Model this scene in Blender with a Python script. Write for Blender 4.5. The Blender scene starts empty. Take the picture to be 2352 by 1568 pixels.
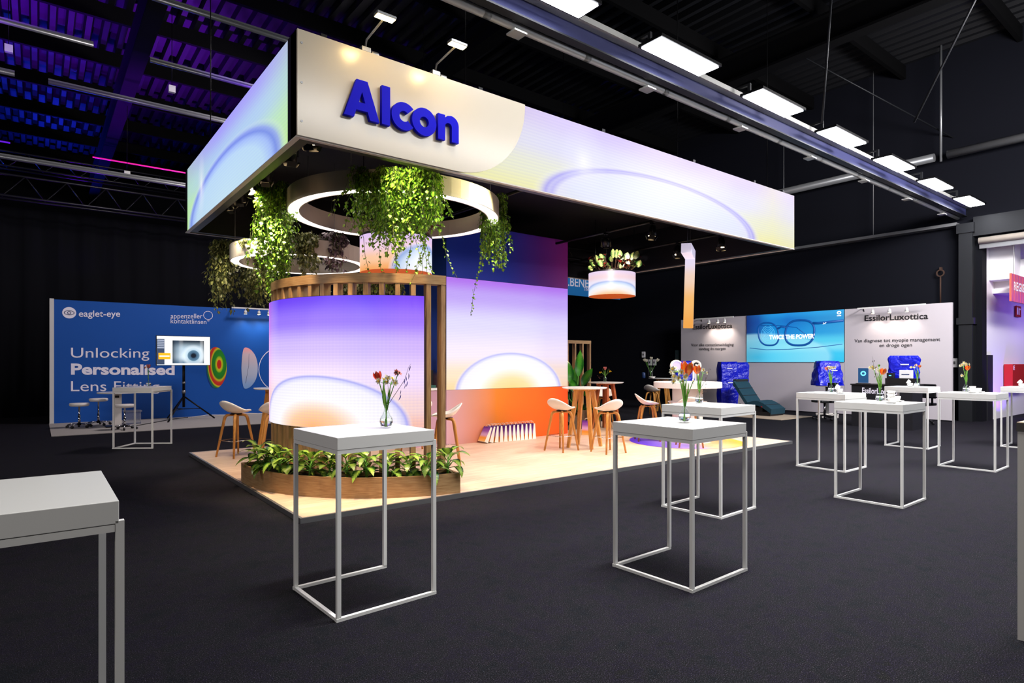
import bpy, math, random
from mathutils import Vector, Matrix
R = math.radians
PI = math.pi
scn = bpy.context.scene
col = scn.collection
random.seed(7)

# ---------------------------------------------------------------- camera, world, exposure
# The hall's own axes are the world axes: +x runs along the front of the stand, +y towards the back of the hall.
HEAD = math.atan2(.615, .788)
cam_d = bpy.data.cameras.new('camera'); cam = bpy.data.objects.new('camera', cam_d); col.objects.link(cam)
cam.location = (0, 0, 1.55); cam.rotation_euler = (R(90), 0, -HEAD)
cam_d.sensor_width = 36; cam_d.lens = 1397 / 2352 * 36; cam_d.shift_y = 48 / 2352
cam_d.clip_start = .05; cam_d.clip_end = 200
scn.camera = cam
w = bpy.data.worlds.new('hall'); scn.world = w; w.use_nodes = True
w.node_tree.nodes['Background'].inputs[0].default_value = (.5, .55, 1, 1)
w.node_tree.nodes['Background'].inputs[1].default_value = .006
scn.view_settings.view_transform = 'Standard'; scn.view_settings.look = 'None'
scn.view_settings.exposure = 0; scn.view_settings.gamma = 1; scn.view_settings.use_curve_mapping = False
PANEL_POWER = 28          # strip of ceiling light panels
SPOT = 1.0                # stand spotlights

def area(name, loc, tgt, e, c, sx, sy, spread=PI):
    d = bpy.data.lights.new(name, 'AREA'); d.energy = e; d.color = c; d.shape = 'RECTANGLE'; d.size = sx; d.size_y = sy; d.spread = spread
    o = bpy.data.objects.new(name, d); col.objects.link(o); o.location = loc; o.rotation_euler = (Vector(tgt) - Vector(loc)).to_track_quat('-Z', 'Y').to_euler()
# second row of hall light panels, behind and above the photographer; the rest is added fill light
area('hall_panels', (9.2, .6, 6.2), (9.2, 2.2, 0), 600, (1, .98, .96), 13, .6)
area('fill_table_tops', (8.0, 2.7, 8.6), (8.0, 2.71, 0), 560, (1, .98, .95), 12, .6, R(64))  # added overhead fill for the table tops, narrow so it misses the sign
area('fill_white_wall', (13.6, .7, 6.2), (18.8, 12.5, 1.6), 950, (1, .96, .96), 4, 1)  # added fill for the white stand wall, stands for no known fitting
area('hall_panels_left', (-3.5, .2, 5.4), (-1, 3.2, 0), 110, (1, .93, .85), 4, .5)
area('fill_left_back', (-10, 8.5, 6), (1, 15, .5), 230, (1, .88, .88), 3, 1)  # added soft pinkish fill for the left back of the hall
area('fill_blue_wall', (6.2, 14.3, 8.0), (2.8, 18.4, .6), 420, (1, .9, .92), 2, 1)  # added fill hidden behind the canopy, brightens the right of the blue wall
area('fill_roof_left', (-9, 6, 5), (1, 15, 9), 150, (.9, .92, 1), 3, 1)  # added upward fill so the left battens show
area('fill_roof_right', (13, -3, 4.5), (13, 8, 10), 330, (.8, .85, 1), 8, 1)  # added upward fill to bring out the roof ribs on the right

CO, SI = math.cos(HEAD), math.sin(HEAD)
def _xz(px): return (px - 1176) / 1397
def at(px, py, z=0):
    "hall position of a point seen on the horizontal plane z"
    Z = 1397 * (1.55 - z) / (py - 832); X = _xz(px) * Z
    return (CO * X + SI * Z, -SI * X + CO * Z)
def on_y(px, py, y):
    "x, z of a point on the wall plane y"
    k = _xz(px); x = y * (k * CO + SI) / (CO - k * SI); Z = SI * x + CO * y
    return (x, 1.55 + (832 - py) * Z / 1397)
def on_x(px, py, x):
    "y, z of a point on the wall plane x"
    k = _xz(px); y = x * (CO - k * SI) / (k * CO + SI); Z = SI * x + CO * y
    return (y, 1.55 + (832 - py) * Z / 1397)

# ---------------------------------------------------------------- materials
def lin(c):
    if isinstance(c, str):
        c = c.lstrip('#'); c = [int(c[i:i + 2], 16) / 255 for i in (0, 2, 4)]
        c = [x / 12.92 if x <= .04045 else ((x + .055) / 1.055) ** 2.4 for x in c]
    return (c[0], c[1], c[2], 1)
MATS = {}
def newmat(name):
    m = bpy.data.materials.new(name); m.use_nodes = True; MATS[name] = m
    nt = m.node_tree; return m, nt, nt.nodes['Principled BSDF']
def setp(b, **k):
    for a, v in k.items():
        b.inputs[a.replace('_', ' ')].default_value = v
def M(name, c=None, rough=.5, metal=0, spec=.5, emit=None, es=1, **k):
    if name in MATS: return MATS[name]
    m, nt, b = newmat(name)
    b.inputs['Base Color'].default_value = lin(c)
    b.inputs['Roughness'].default_value = rough; b.inputs['Metallic'].default_value = metal
    b.inputs['Specular IOR Level'].default_value = spec
    if emit: b.inputs['Emission Color'].default_value = lin(emit); b.inputs['Emission Strength'].default_value = es
    for a, v in k.items(): b.inputs[a.replace('_', ' ')].default_value = v
    return m
def N(nt, t, **k):
    n = nt.nodes.new(t)
    for a, v in k.items(): setattr(n, a, v)
    return n
def ramp(nt, stops, interp='LINEAR'):
    r = N(nt, 'ShaderNodeValToRGB'); cr = r.color_ramp; cr.interpolation = interp
    while len(cr.elements) < len(stops): cr.elements.new(.5)
    for e, s in zip(cr.elements, stops):
        e.position = s[0]; c = lin(s[1]); e.color = (c[0], c[1], c[2], s[2] if len(s) > 2 else 1)
    return r
def mathn(nt, op, a, b=None):
    n = N(nt, 'ShaderNodeMath', operation=op)
    for i, v in enumerate((a, b)):
        if v is None: continue
        if isinstance(v, (int, float)): n.inputs[i].default_value = v
        else: nt.links.new(v, n.inputs[i])
    return n.outputs[0]
def mixc(nt, fac, a, b, mode='MIX'):
    n = N(nt, 'ShaderNodeMix', data_type='RGBA', blend_type=mode)
    for s, v in ((n.inputs[0], fac), (n.inputs[6], a), (n.inputs[7], b)):
        if isinstance(v, (int, float)): s.default_value = v
        elif isinstance(v, tuple): s.default_value = v
        else: nt.links.new(v, s)
    return n.outputs[2]
def art(name, vstops, ustops=None, ell=None, dstops=None, emit=1.0, rough=.4, rows=0, cols=0, flare=None, base=None):
    """lens artwork: vertical gradient, optional side tint, and the rim of a lens. emit>0: an LED screen; emit 0: a print."""
    m, nt, b = newmat(name); L = nt.links.new
    tc = N(nt, 'ShaderNodeTexCoord'); sp = N(nt, 'ShaderNodeSeparateXYZ'); L(tc.outputs['UV'], sp.inputs[0])
    u, v = sp.outputs[0], sp.outputs[1]
    r = ramp(nt, vstops, 'EASE'); L(v, r.inputs[0]); c = r.outputs[0]
    if ustops:
        r2 = ramp(nt, ustops); L(u, r2.inputs[0]); c = mixc(nt, r2.outputs[1], c, r2.outputs[0])
    if ell:
        cu, cv, ru, rv = ell
        a = mathn(nt, 'MULTIPLY', mathn(nt, 'SUBTRACT', u, cu), 1 / ru); bb = mathn(nt, 'MULTIPLY', mathn(nt, 'SUBTRACT', v, cv), 1 / rv)
        d = mathn(nt, 'SQRT', mathn(nt, 'ADD', mathn(nt, 'MULTIPLY', a, a), mathn(nt, 'MULTIPLY', bb, bb)))
        r3 = ramp(nt, [(s[0] / 2,) + tuple(s[1:]) for s in dstops]); L(mathn(nt, 'MULTIPLY', d, .5), r3.inputs[0])
        c = mixc(nt, r3.outputs[1], c, r3.outputs[0])
    if flare:
        fu, fv, fr, fh = flare
        a = mathn(nt, 'MULTIPLY', mathn(nt, 'SUBTRACT', u, fu), 1 / fr); bb = mathn(nt, 'MULTIPLY', mathn(nt, 'SUBTRACT', v, fv), 1 / fh)
        d = mathn(nt, 'SQRT', mathn(nt, 'ADD', mathn(nt, 'MULTIPLY', a, a), mathn(nt, 'MULTIPLY', bb, bb)))
        r4 = ramp(nt, [(0, 'ffffff', .75), (.45, 'f0f0ff', .3), (1, 'f0f0ff', 0)]); L(d, r4.inputs[0])
        c = mixc(nt, r4.outputs[1], c, r4.outputs[0])
    for n_, src, amt in ((rows, v, .07), (cols, u, .04)):
        if n_:
            s = mathn(nt, 'SINE', mathn(nt, 'MULTIPLY', src, n_ * 2 * PI))
            f = mathn(nt, 'MULTIPLY', mathn(nt, 'ADD', s, 1), amt / 2)
            c = mixc(nt, f, c, lin('5a50e0'))
    if emit:
        b.inputs['Base Color'].default_value = (.02, .02, .02, 1); b.inputs['Specular IOR Level'].default_value = .2
        L(c, b.inputs['Emission Color']); b.inputs['Emission Strength'].default_value = emit
    else:
        L(c, b.inputs['Base Color'])
    b.inputs['Roughness'].default_value = rough
    return m

M('white_lacquer', 'e6e6e4', .2); M('white_steel', 'e6e6e4', .35); M('white_shell', 'efe9e2', .4)
M('black_matt', '0c0c12', .45, spec=.4); M('black_metal', '0c0c0e', .4, .6); M('black_plastic', '101012', .45)
M('dark_print', '101018', .6); M('chrome', 'd8d8dc', .12, 1); M('grey_steel', '8f9092', .4, .8); M('white_print', 'f4f2f4', .6)
M('satin_alu', 'cdc6bc', .4, .0); M('diffuser', 'ffffff', .5, emit='fff1ea', es=3.2); M('soil', '1a120c', .95)
M('blue_letter', '0600cc', .55, spec=.1); M('warm_lens', 'fff0d0', .3, emit='ffd9a0', es=25); M('panel_glow', 'ffffff', .5, emit='f6f8ff', es=PANEL_POWER)
M('glass', 'ffffff', .0, Transmission_Weight=1.0, IOR=1.3); M('water', 'ffffff', .0, Transmission_Weight=1.0, IOR=1.33)
M('blue_cover', '0616c4', .33, spec=.6); M('teal_cloth', '06394a', .8); M('ceramic', 'f3f1ee', .2)
M('vine', '4a5526', .7); M('stem_green', '5d9a34', .5); M('brown_twig', '3a2418', .8)
M('purple_cup', '5a1c84', .4); M('red_box', 'b8060c', .45); M('brick_pink', 'c8bcae', .8); M('wall_black', '0b0c12', .9, spec=.15); M('wall_navy', '080a14', .85, spec=.2); M('girder_black', '050506', .8, spec=.1)
M('essilor_white', 'cdc6cc', .6); M('text_black', '1c1b22', .6); M('text_white', 'efe9f4', .6, emit='cfd0e8', es=.12)
M('hall_steel', '1c1e22', .5, .3); M('hall_deck', '111216', .55, .2); M('pipe_grey', '8a8c8e', .35, .5); M('pale_tray', 'b6b6b2', .45, .2)
M('carpet_grey', 'a9a49e', .95); M('mat_beige', 'b7a48e', .95); M('clear_plastic', 'e8ecf4', .15, Transmission_Weight=.85, IOR=1.3)
M('kraft', 'efe6da', .7); M('cable_black', '060606', .6); M('counter_grey', 'c6c4c0', .55); M('counter_edge', '4a4744', .4)

def wood(name, c1, c2, scale=(1, 1, 1), rough=.5, grain=9):
    m, nt, b = newmat(name); L = nt.links.new
    tc = N(nt, 'ShaderNodeTexCoord'); mp = N(nt, 'ShaderNodeMapping'); mp.inputs['Scale'].default_value = scale
    L(tc.outputs['Object'], mp.inputs[0])
    n = N(nt, 'ShaderNodeTexNoise'); n.inputs['Scale'].default_value = grain; n.inputs['Detail'].default_value = 6; L(mp.outputs[0], n.inputs[0])
    r = ramp(nt, [(.3, c1), (.7, c2)]); L(n.outputs[0], r.inputs[0]); L(r.outputs[0], b.inputs['Base Color'])
    b.inputs['Roughness'].default_value = rough
    return m
wood('oak_slat', '86623e', 'a8845a', (6, 6, .6), .5); wood('oak_band', '8c6840', 'ac8a60', (.8, .8, 9), .5)
wood('oak_leg', 'b5762f', 'd2954a', (8, 8, 1), .4); wood('red_leg', '9a4a1e', 'b8632c', (8, 8, 1), .4); wood('dark_oak', '4a3826', '6a5238', (.8, .8, 9), .55)
wood('pale_leg', 'c9a078', 'dcb894', (8, 8, 1), .45)

def plank_mat():
    m, nt, b = newmat('plank_floor'); L = nt.links.new
    tc = N(nt, 'ShaderNodeTexCoord'); br = N(nt, 'ShaderNodeTexBrick')
    L(tc.outputs['Object'], br.inputs[0])
    br.offset = .37; br.inputs['Scale'].default_value = 1; br.inputs['Brick Width'].default_value = 1.3; br.inputs['Row Height'].default_value = .19
    br.inputs['Mortar Size'].default_value = .0025; br.inputs['Color1'].default_value = lin('d0ac90'); br.inputs['Color2'].default_value = lin('dfc0a6'); br.inputs['Mortar'].default_value = lin('a07c58')
    mp = N(nt, 'ShaderNodeMapping'); mp.inputs['Scale'].default_value = (1.2, 14, 1); L(tc.outputs['Object'], mp.inputs[0])
    n = N(nt, 'ShaderNodeTexNoise'); n.inputs['Scale'].default_value = 2.2; n.inputs['Detail'].default_value = 7; L(mp.outputs[0], n.inputs[0])
    r = ramp(nt, [(.35, 'b8967a'), (.7, 'ecd4be')]); L(n.outputs[0], r.inputs[0])
    L(mixc(nt, .45, br.outputs[0], r.outputs[0]), b.inputs['Base Color']); b.inputs['Roughness'].default_value = .38
    return m
plank_mat()
def carpet_mat():
    m, nt, b = newmat('carpet'); L = nt.links.new
    tc = N(nt, 'ShaderNodeTexCoord')
    n = N(nt, 'ShaderNodeTexNoise'); n.inputs['Scale'].default_value = 160; n.inputs['Detail'].default_value = 2; n.inputs['Roughness'].default_value = .7; L(tc.outputs['Object'], n.inputs[0])
    r = ramp(nt, [(.40, '0b0b0f'), (.54, '202028'), (.64, '403f48'), (.76, '9a969a')]); L(n.outputs[0], r.inputs[0])
    n2 = N(nt, 'ShaderNodeTexNoise'); n2.inputs['Scale'].default_value = 5; n2.inputs['Detail'].default_value = 6; n2.inputs['Roughness'].default_value = .75; L(tc.outputs['Object'], n2.inputs[0])
    r2 = ramp(nt, [(.36, '8496a4'), (.46, 'b4b4b6'), (.52, 'c4b8c4'), (.58, 'b0a0c8'), (.66, 'a8a89c')]); L(n2.outputs[0], r2.inputs[0])
    c = mixc(nt, 1.0, r.outputs[0], r2.outputs[0], 'MULTIPLY')
    L(c, b.inputs['Base Color']); b.inputs['Roughness'].default_value = .95; b.inputs['Specular IOR Level'].default_value = .15
    bp = N(nt, 'ShaderNodeBump'); bp.inputs['Strength'].default_value = .6; bp.inputs['Distance'].default_value = .01; L(n.outputs[0], bp.inputs['Height']); L(bp.outputs[0], b.inputs['Normal'])
carpet_mat()
def leaf_mat(name, edge, mid, rough=.38, stripe=0, back=None, trans=.12):
    "edge colour, centre colour; stripe > 0 feathers the pale centre along side veins"
    m, nt, b = newmat(name); L = nt.links.new
    tc = N(nt, 'ShaderNodeTexCoord'); sp = N(nt, 'ShaderNodeSeparateXYZ'); L(tc.outputs['UV'], sp.inputs[0])
    d = mathn(nt, 'ABSOLUTE', mathn(nt, 'SUBTRACT', sp.outputs[0], .5))
    if stripe:
        s = mathn(nt, 'SINE', mathn(nt, 'MULTIPLY', mathn(nt, 'SUBTRACT', sp.outputs[1], mathn(nt, 'MULTIPLY', d, .6)), stripe))
        d = mathn(nt, 'ADD', d, mathn(nt, 'MULTIPLY', s, .07))
    nz = N(nt, 'ShaderNodeTexNoise'); nz.inputs['Scale'].default_value = 30; L(tc.outputs['Object'], nz.inputs[0])
    d = mathn(nt, 'ADD', d, mathn(nt, 'MULTIPLY', mathn(nt, 'SUBTRACT', nz.outputs[0], .5), .25))
    r = ramp(nt, [(.12, mid), (.34, edge)]); L(d, r.inputs[0]); c = r.outputs[0]
    oi = N(nt, 'ShaderNodeNewGeometry')
    rv = ramp(nt, [(0, '9a9a9a'), (1, 'ffffff')]); L(oi.outputs['Random Per Island'], rv.inputs[0])
    c = mixc(nt, 1.0, c, rv.outputs[0], 'MULTIPLY')
    if back: c = mixc(nt, oi.outputs['Backfacing'], c, lin(back))
    L(c, b.inputs['Base Color']); b.inputs['Roughness'].default_value = rough
    b.inputs['Subsurface Weight'].default_value = 0
    if trans:
        t = N(nt, 'ShaderNodeBsdfTranslucent'); L(c, t.inputs[0]); mx = N(nt, 'ShaderNodeMixShader'); mx.inputs[0].default_value = trans * 2
        L(b.outputs[0], mx.inputs[1]); L(t.outputs[0], mx.inputs[2]); L(mx.outputs[0], nt.nodes['Material Output'].inputs[0])
    return m
leaf_mat('ivy_leaf', '479a1c', 'aed644'); leaf_mat('grey_leaf', '55682e', 'aaa868'); leaf_mat('mauve_leaf', '54424c', '8a7480')
leaf_mat('spotted_leaf', '0a4a12', 'a4c850', .3, 42); leaf_mat('calathea_leaf', '3a7a2a', 'dcec90', .35, 30, '7a1420'); leaf_mat('red_leaf', '4e1014', '8a2820', .4)
leaf_mat('paradise_leaf', '0f5a12', '3f9426', .3); leaf_mat('tulip_leaf', '4c8c22', '8cc04a', .45); leaf_mat('dark_leaf', '12240e', '2c4a1e', .4)
for n_, a, b_ in (('tulip_orange', 'fb4408', 'ff9020'), ('tulip_red', 'f01c12', 'ff5a34'), ('narcissus_white', 'fbf4e4', 'fff8d8'), ('bloom_yellow', 'ffd21a', 'f8b800'), ('bloom_pink', 'f06a70', 'f89a8a'), ('bud_blue', '1c1480', '2a28b8')):
    leaf_mat(n_, a, b_, .5, trans=.15)

def cover_mat():
    m = MATS['blue_cover']; nt = m.node_tree; b = nt.nodes['Principled BSDF']; tc = N(nt, 'ShaderNodeTexCoord'); n = N(nt, 'ShaderNodeTexVoronoi', feature='F1'); n.inputs['Scale'].default_value = 4.5
    nz = N(nt, 'ShaderNodeTexNoise'); nz.inputs['Scale'].default_value = 5; nz.inputs['Detail'].default_value = 3; nz.inputs['Distortion'].default_value = 1.5; nt.links.new(tc.outputs['Object'], nz.inputs[0]); nt.links.new(tc.outputs['Object'], n.inputs[0])
    bp = N(nt, 'ShaderNodeBump'); bp.inputs['Strength'].default_value = .9; bp.inputs['Distance'].default_value = .05; nt.links.new(mathn(nt, 'ADD', nz.outputs[0], mathn(nt, 'MULTIPLY', n.outputs[0], .5)), bp.inputs['Height']); nt.links.new(bp.outputs[0], b.inputs['Normal'])
cover_mat()

def thin_glass():
    m = MATS['glass']; nt = m.node_tree; t = N(nt, 'ShaderNodeBsdfTransparent'); t.inputs[0].default_value = (.96, .98, .98, 1); g = N(nt, 'ShaderNodeBsdfGlossy'); g.inputs['Roughness'].default_value = .02
    lw = N(nt, 'ShaderNodeLayerWeight'); lw.inputs[0].default_value = .5; mx = N(nt, 'ShaderNodeMixShader'); f = mathn(nt, 'ADD', mathn(nt, 'MULTIPLY', mathn(nt, 'POWER', lw.outputs[1], 3.5), .55), .03)
    nt.links.new(f, mx.inputs[0]); nt.links.new(t.outputs[0], mx.inputs[1]); nt.links.new(g.outputs[0], mx.inputs[2]); nt.links.new(mx.outputs[0], nt.nodes['Material Output'].inputs[0])
thin_glass()
# ---------------------------------------------------------------- mesh builder
class MB:
    def __init__(s): s.v = []; s.f = []; s.u = []; s.sm = []
    def add(s, vs, fs, uv=None, smooth=False):
        o = len(s.v); s.v += [tuple(v) for v in vs]
        for f in fs:
            s.f.append([o + i for i in f]); s.u.append([uv[i] for i in f] if uv else None); s.sm.append(smooth)
        return s
    def box(s, x0, x1, y0, y1, z0, z1):
        vs = [(x, y, z) for z in (z0, z1) for y in (y0, y1) for x in (x0, x1)]
        return s.add(vs, [(0, 2, 3, 1), (4, 5, 7, 6), (0, 1, 5, 4), (2, 6, 7, 3), (0, 4, 6, 2), (1, 3, 7, 5)])
    def bx(s, c, d, rz=0, M4=None):
        m = (Matrix.Translation(c) @ Matrix.Rotation(rz, 4, 'Z')) if M4 is None else M4
        a, b, e = d[0] / 2, d[1] / 2, d[2] / 2
        vs = [m @ Vector((x, y, z)) for z in (-e, e) for y in (-b, b) for x in (-a, a)]
        return s.add(vs, [(0, 2, 3, 1), (4, 5, 7, 6), (0, 1, 5, 4), (2, 6, 7, 3), (0, 4, 6, 2), (1, 3, 7, 5)])
    def tube(s, pts, r, seg=8, sq=False, caps=True, smooth=True, flat=1.0):
        pts = [Vector(p) for p in pts]; n = len(pts); rs = r if isinstance(r, (list, tuple)) else [r] * n
        ts = [(pts[min(i + 1, n - 1)] - pts[max(i - 1, 0)]).normalized() for i in range(n)]
        up = Vector((0, 0, 1)) if abs(ts[0].z) < .9 else Vector((1, 0, 0))
        a = ts[0].cross(up).normalized(); vs = []; fs = []
        if sq: seg = 4; smooth = False
        for i in range(n):
            a = (a - ts[i] * a.dot(ts[i])).normalized(); b = ts[i].cross(a)
            for k in range(seg):
                q = 2 * PI * k / seg + (PI / 4 if sq else 0); rr = rs[i] * (math.sqrt(2) if sq else 1)
                vs.append(pts[i] + a * math.cos(q) * rr + b * math.sin(q) * rr * flat)
        for i in range(n - 1):
            for k in range(seg):
                k2 = (k + 1) % seg; fs.append((i * seg + k, i * seg + k2, (i + 1) * seg + k2, (i + 1) * seg + k))
        s.add(vs, fs, None, smooth)
        if caps: o = len(s.v) - len(vs); s.f += [[o + k for k in range(seg)][::-1], [o + (n - 1) * seg + k for k in range(seg)]]; s.u += [None, None]; s.sm += [False, False]
        return s
    def cyl(s, p0, p1, r0, r1=None, seg=16): return s.tube([p0, p1], [r0, r0 if r1 is None else r1], seg)
    def lathe(s, prof, c=(0, 0, 0), seg=24, smooth=True):
        vs = []; fs = []; n = len(prof)
        for r, z in prof:
            for k in range(seg):
                q = 2 * PI * k / seg; vs.append((c[0] + r * math.cos(q), c[1] + r * math.sin(q), c[2] + z))
        for i in range(n - 1):
            for k in range(seg):
                k2 = (k + 1) % seg; fs.append((i * seg + k, i * seg + k2, (i + 1) * seg + k2, (i + 1) * seg + k))
        return s.add(vs, fs, None, smooth)
    def disc(s, c, r, z0, z1, seg=40):
        return s.lathe([(0.0001, z0), (r, z0), (r, z1), (.0001, z1)], (c[0], c[1], 0), seg, False)
    def ring(s, c, r0, r1, z0, z1, a0=0, a1=2 * PI, seg=64):
        full = abs(a1 - a0 - 2 * PI) < 1e-6; vs = []; fs = []; n = seg if full else seg + 1
        for k in range(n):
            q = a0 + (a1 - a0) * k / seg
            for r, z in ((r0, z0), (r1, z0), (r1, z1), (r0, z1)): vs.append((c[0] + r * math.cos(q), c[1] + r * math.sin(q), z))
        for k in range(seg):
            k2 = (k + 1) % n
            for e in range(4):
                e2 = (e + 1) % 4; fs.append((k * 4 + e, k2 * 4 + e, k2 * 4 + e2, k * 4 + e2))
        if not full: fs += [(0, 1, 2, 3), tuple(seg * 4 + i for i in (3, 2, 1, 0))]
        return s.add(vs, fs)
    def grid(s, fn, nu, nv, smooth=True):
        vs = []; uv = []; fs = []
        for j in range(nv + 1):
            for i in range(nu + 1):
                vs.append(fn(i / nu, j / nv)); uv.append((i / nu, j / nv))
        for j in range(nv):
            for i in range(nu):
                a = j * (nu + 1) + i; fs.append((a, a + 1, a + nu + 2, a + nu + 1))
        return s.add(vs, fs, uv, smooth)
    def poly(s, pts, d):
        "extrude a planar convex-or-not outline (list of 3D points) by vector d"
        n = len(pts); d = Vector(d); vs = [Vector(p) for p in pts]; vs += [p + d for p in vs]
        return s.add(vs, [tuple(range(n))[::-1], tuple(n + i for i in range(n))] + [(i, (i + 1) % n, n + (i + 1) % n, n + i) for i in range(n)])
    def leaf(s, base, d, up, L, W, bend=.4, prof=(.05, .8, 1, .75, .4, 0), fold=.15, wav=0):
        base = Vector(base); d = Vector(d).normalized(); up = Vector(up); side = d.cross(up)
        if side.length < 1e-4: side = d.orthogonal()
        side.normalize(); nrm = side.cross(d).normalized(); n = len(prof) - 1; vs = []; uv = []; fs = []
        p = base.copy(); ang = 0
        for i in range(n + 1):
            if i:
                ang = -bend * i / n; p = p + (d * math.cos(ang * 1.6) + nrm * math.sin(ang * 1.6)) * (L / n)
            h = prof[i] * W / 2; wv = wav * math.sin(i * 2.1)
            vs += [p - side * h + nrm * (h * fold + wv), p, p + side * h + nrm * (h * fold - wv)]
            uv += [(.5 - .5 * prof[i], i / n), (.5, i / n), (.5 + .5 * prof[i], i / n)]
        for i in range(n):
            a = i * 3; fs += [(a, a + 1, a + 4, a + 3), (a + 1, a + 2, a + 5, a + 4)]
        return s.add(vs, fs, uv, True)
    def move(s, m):
        s.v = [tuple(m @ Vector(v)) for v in s.v]; return s
    def mesh(s, name):
        me = bpy.data.meshes.new(name); me.from_pydata(s.v, [], s.f)
        if any(u is not None for u in s.u):
            ul = me.uv_layers.new(name='UVMap').data; i = 0
            for f, u in zip(s.f, s.u):
                for k in range(len(f)):
                    if u: ul[i].uv = u[k]
                    i += 1
        me.polygons.foreach_set('use_smooth', s.sm); me.update(); return me

def obj(name, mb, mat, parent=None, bevel=0, solid=0, label=None):
    me = mb.mesh(name) if isinstance(mb, MB) else mb
    o = bpy.data.objects.new(name, me); col.objects.link(o)
    me.materials.append(MATS[mat] if isinstance(mat, str) else mat)
    if parent: o.parent = parent
    if solid: md = o.modifiers.new('s', 'SOLIDIFY'); md.thickness = solid; md.offset = -1
    if bevel: md = o.modifiers.new('b', 'BEVEL'); md.width = bevel; md.segments = 2; md.limit_method = 'ANGLE'; md.angle_limit = R(40)
    if label: o['label'] = label
    return o
def tag(o, label, cat, group=None, kind=None):
    o['label'] = label
    if cat: o['category'] = cat
    if group: o['group'] = group
    if kind: o['kind'] = kind
    return o
def thing(name, label, cat, loc=(0, 0, 0), rz=0, group=None):
    o = bpy.data.objects.new(name, None); col.objects.link(o); o.empty_display_size = .1
    o.location = loc; o.rotation_euler = (0, 0, rz); return tag(o, label, cat, group)
def struct(name, mb, mat, label=None):
    o = obj(name, mb, mat); o['kind'] = 'structure'
    if label: o['label'] = label
    return o
def dup(root, loc, rz, label, group=None):
    def cp(o, p):
        c = o.copy(); col.objects.link(c); c.parent = p
        for ch in o.children: cp(ch, c)
        return c
    r = cp(root, None); r.location = loc; r.rotation_euler = (0, 0, rz); r['label'] = label
    if group: r['group'] = group
    return r
def text_mesh(body, bold=0, depth=.004):
    cu = bpy.data.curves.new('t', 'FONT'); cu.body = body; cu.size = 1; cu.offset = bold; cu.resolution_u = 4
    o = bpy.data.objects.new('t', cu); col.objects.link(o); bpy.context.view_layer.update()
    me = bpy.data.meshes.new_from_object(o.evaluated_get(bpy.context.evaluated_depsgraph_get()))
    bpy.data.objects.remove(o); bpy.data.curves.remove(cu); return me
def lettering(name, body, parent, mat, p0, p1, cap, bold=0, flip=False, depth=.004):
    """flat lettering: p0 = baseline start (x,y,z), p1 = baseline end, cap = cap height. Extruded slightly out of the wall."""
    me = text_mesh(body, bold); xs = [v.co.x for v in me.vertices]; x0, x1 = min(xs), max(xs)
    p0, p1 = Vector(p0), Vector(p1); ex = (p1 - p0); wdt = ex.length; ex.normalize()
    sx = wdt / (x1 - x0); sy = cap / .70; ez = Vector((0, 0, 1)); nz = ex.cross(ez)
    for v in me.vertices: v.co = p0 + ex * ((v.co.x - x0) * sx) + ez * (v.co.y * sy) + nz * depth
    me.name = name; return obj(name, me, mat, parent)
def shape_mesh(loops, depth):
    "2D outlines with holes, filled and extruded along local z"
    cu = bpy.data.curves.new('s', 'CURVE'); cu.dimensions = '2D'; cu.fill_mode = 'BOTH'; cu.extrude = depth / 2; cu.bevel_depth = 0
    for lp in loops:
        sp = cu.splines.new('POLY'); sp.points.add(len(lp) - 1); sp.use_cyclic_u = True
        for p, q in zip(sp.points, lp): p.co = (q[0], q[1], 0, 1)
    o = bpy.data.objects.new('s', cu); col.objects.link(o); bpy.context.view_layer.update()
    me = bpy.data.meshes.new_from_object(o.evaluated_get(bpy.context.evaluated_depsgraph_get()))
    bpy.data.objects.remove(o); bpy.data.curves.remove(cu); return me
def circ(cx, cy, r, a0=0, a1=2 * PI, n=40, ry=None):
    ry = r if ry is None else ry; full = abs(a1 - a0 - 2 * PI) < 1e-6
    return [(cx + r * math.cos(a0 + (a1 - a0) * k / n), cy + ry * math.sin(a0 + (a1 - a0) * k / n)) for k in range(n if full else n + 1)]
def wall_shape(me, x, y, z, facing):
    "place a shape mesh on a wall: facing '-y' or '-x'"
    rz = 0 if facing == '-y' else -PI / 2
    me.transform(Matrix.Translation((x, y, z)) @ Matrix.Rotation(rz, 4, 'Z') @ Matrix.Rotation(PI / 2, 4, 'X')); return me
def lamp(name, typ, loc, energy, color, parent=None, target=None, **k):
    d = bpy.data.lights.new(name, typ); d.energy = energy; d.color = lin(color)[:3]
    for a, v in k.items(): setattr(d, a, v)
    o = bpy.data.objects.new(name, d); col.objects.link(o); o.location = loc
    if target is not None: o.rotation_euler = (Vector(target) - Vector(loc)).to_track_quat('-Z', 'Y').to_euler()
    if parent: o.parent = parent
    return o
# ---------------------------------------------------------------- the hall
struct('floor', MB().box(-16, 34, -8, 34, -.1, 0), 'carpet', 'dark charcoal flecked carpet covering the hall floor')
deck = MB(); x = -16.0
while x < 20.4:     # trapezoid roof sheet, ribs running along y
    deck.poly([(x, -8, 10.12), (x + .04, -8, 10.0), (x + .16, -8, 10.0), (x + .20, -8, 10.12), (x + .20, -8, 10.16), (x, -8, 10.16)], (0, 42, 0)); x += .36
deck.box(-16, 20.4, -8, 34, 10.15, 10.25)
struct('ceiling', deck, 'hall_deck', 'black ribbed steel roof deck above the hall')
struct('wall_right', MB().box(19.5, 19.8, 5.15, 34, 0, 10.15).box(19.5, 19.8, -8, 5.15, 4.75, 10.15).box(19.5, 19.8, -8, -2.5, 0, 4.75), 'wall_navy', 'black end wall with a tall doorway')
struct('wall_back', MB().box(-16, 19.5, 33.8, 34, 0, 10.15), 'wall_black')
struct('wall_left', MB().box(-16.2, -16, -8, 34, 0, 10.15), 'wall_black')
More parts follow.
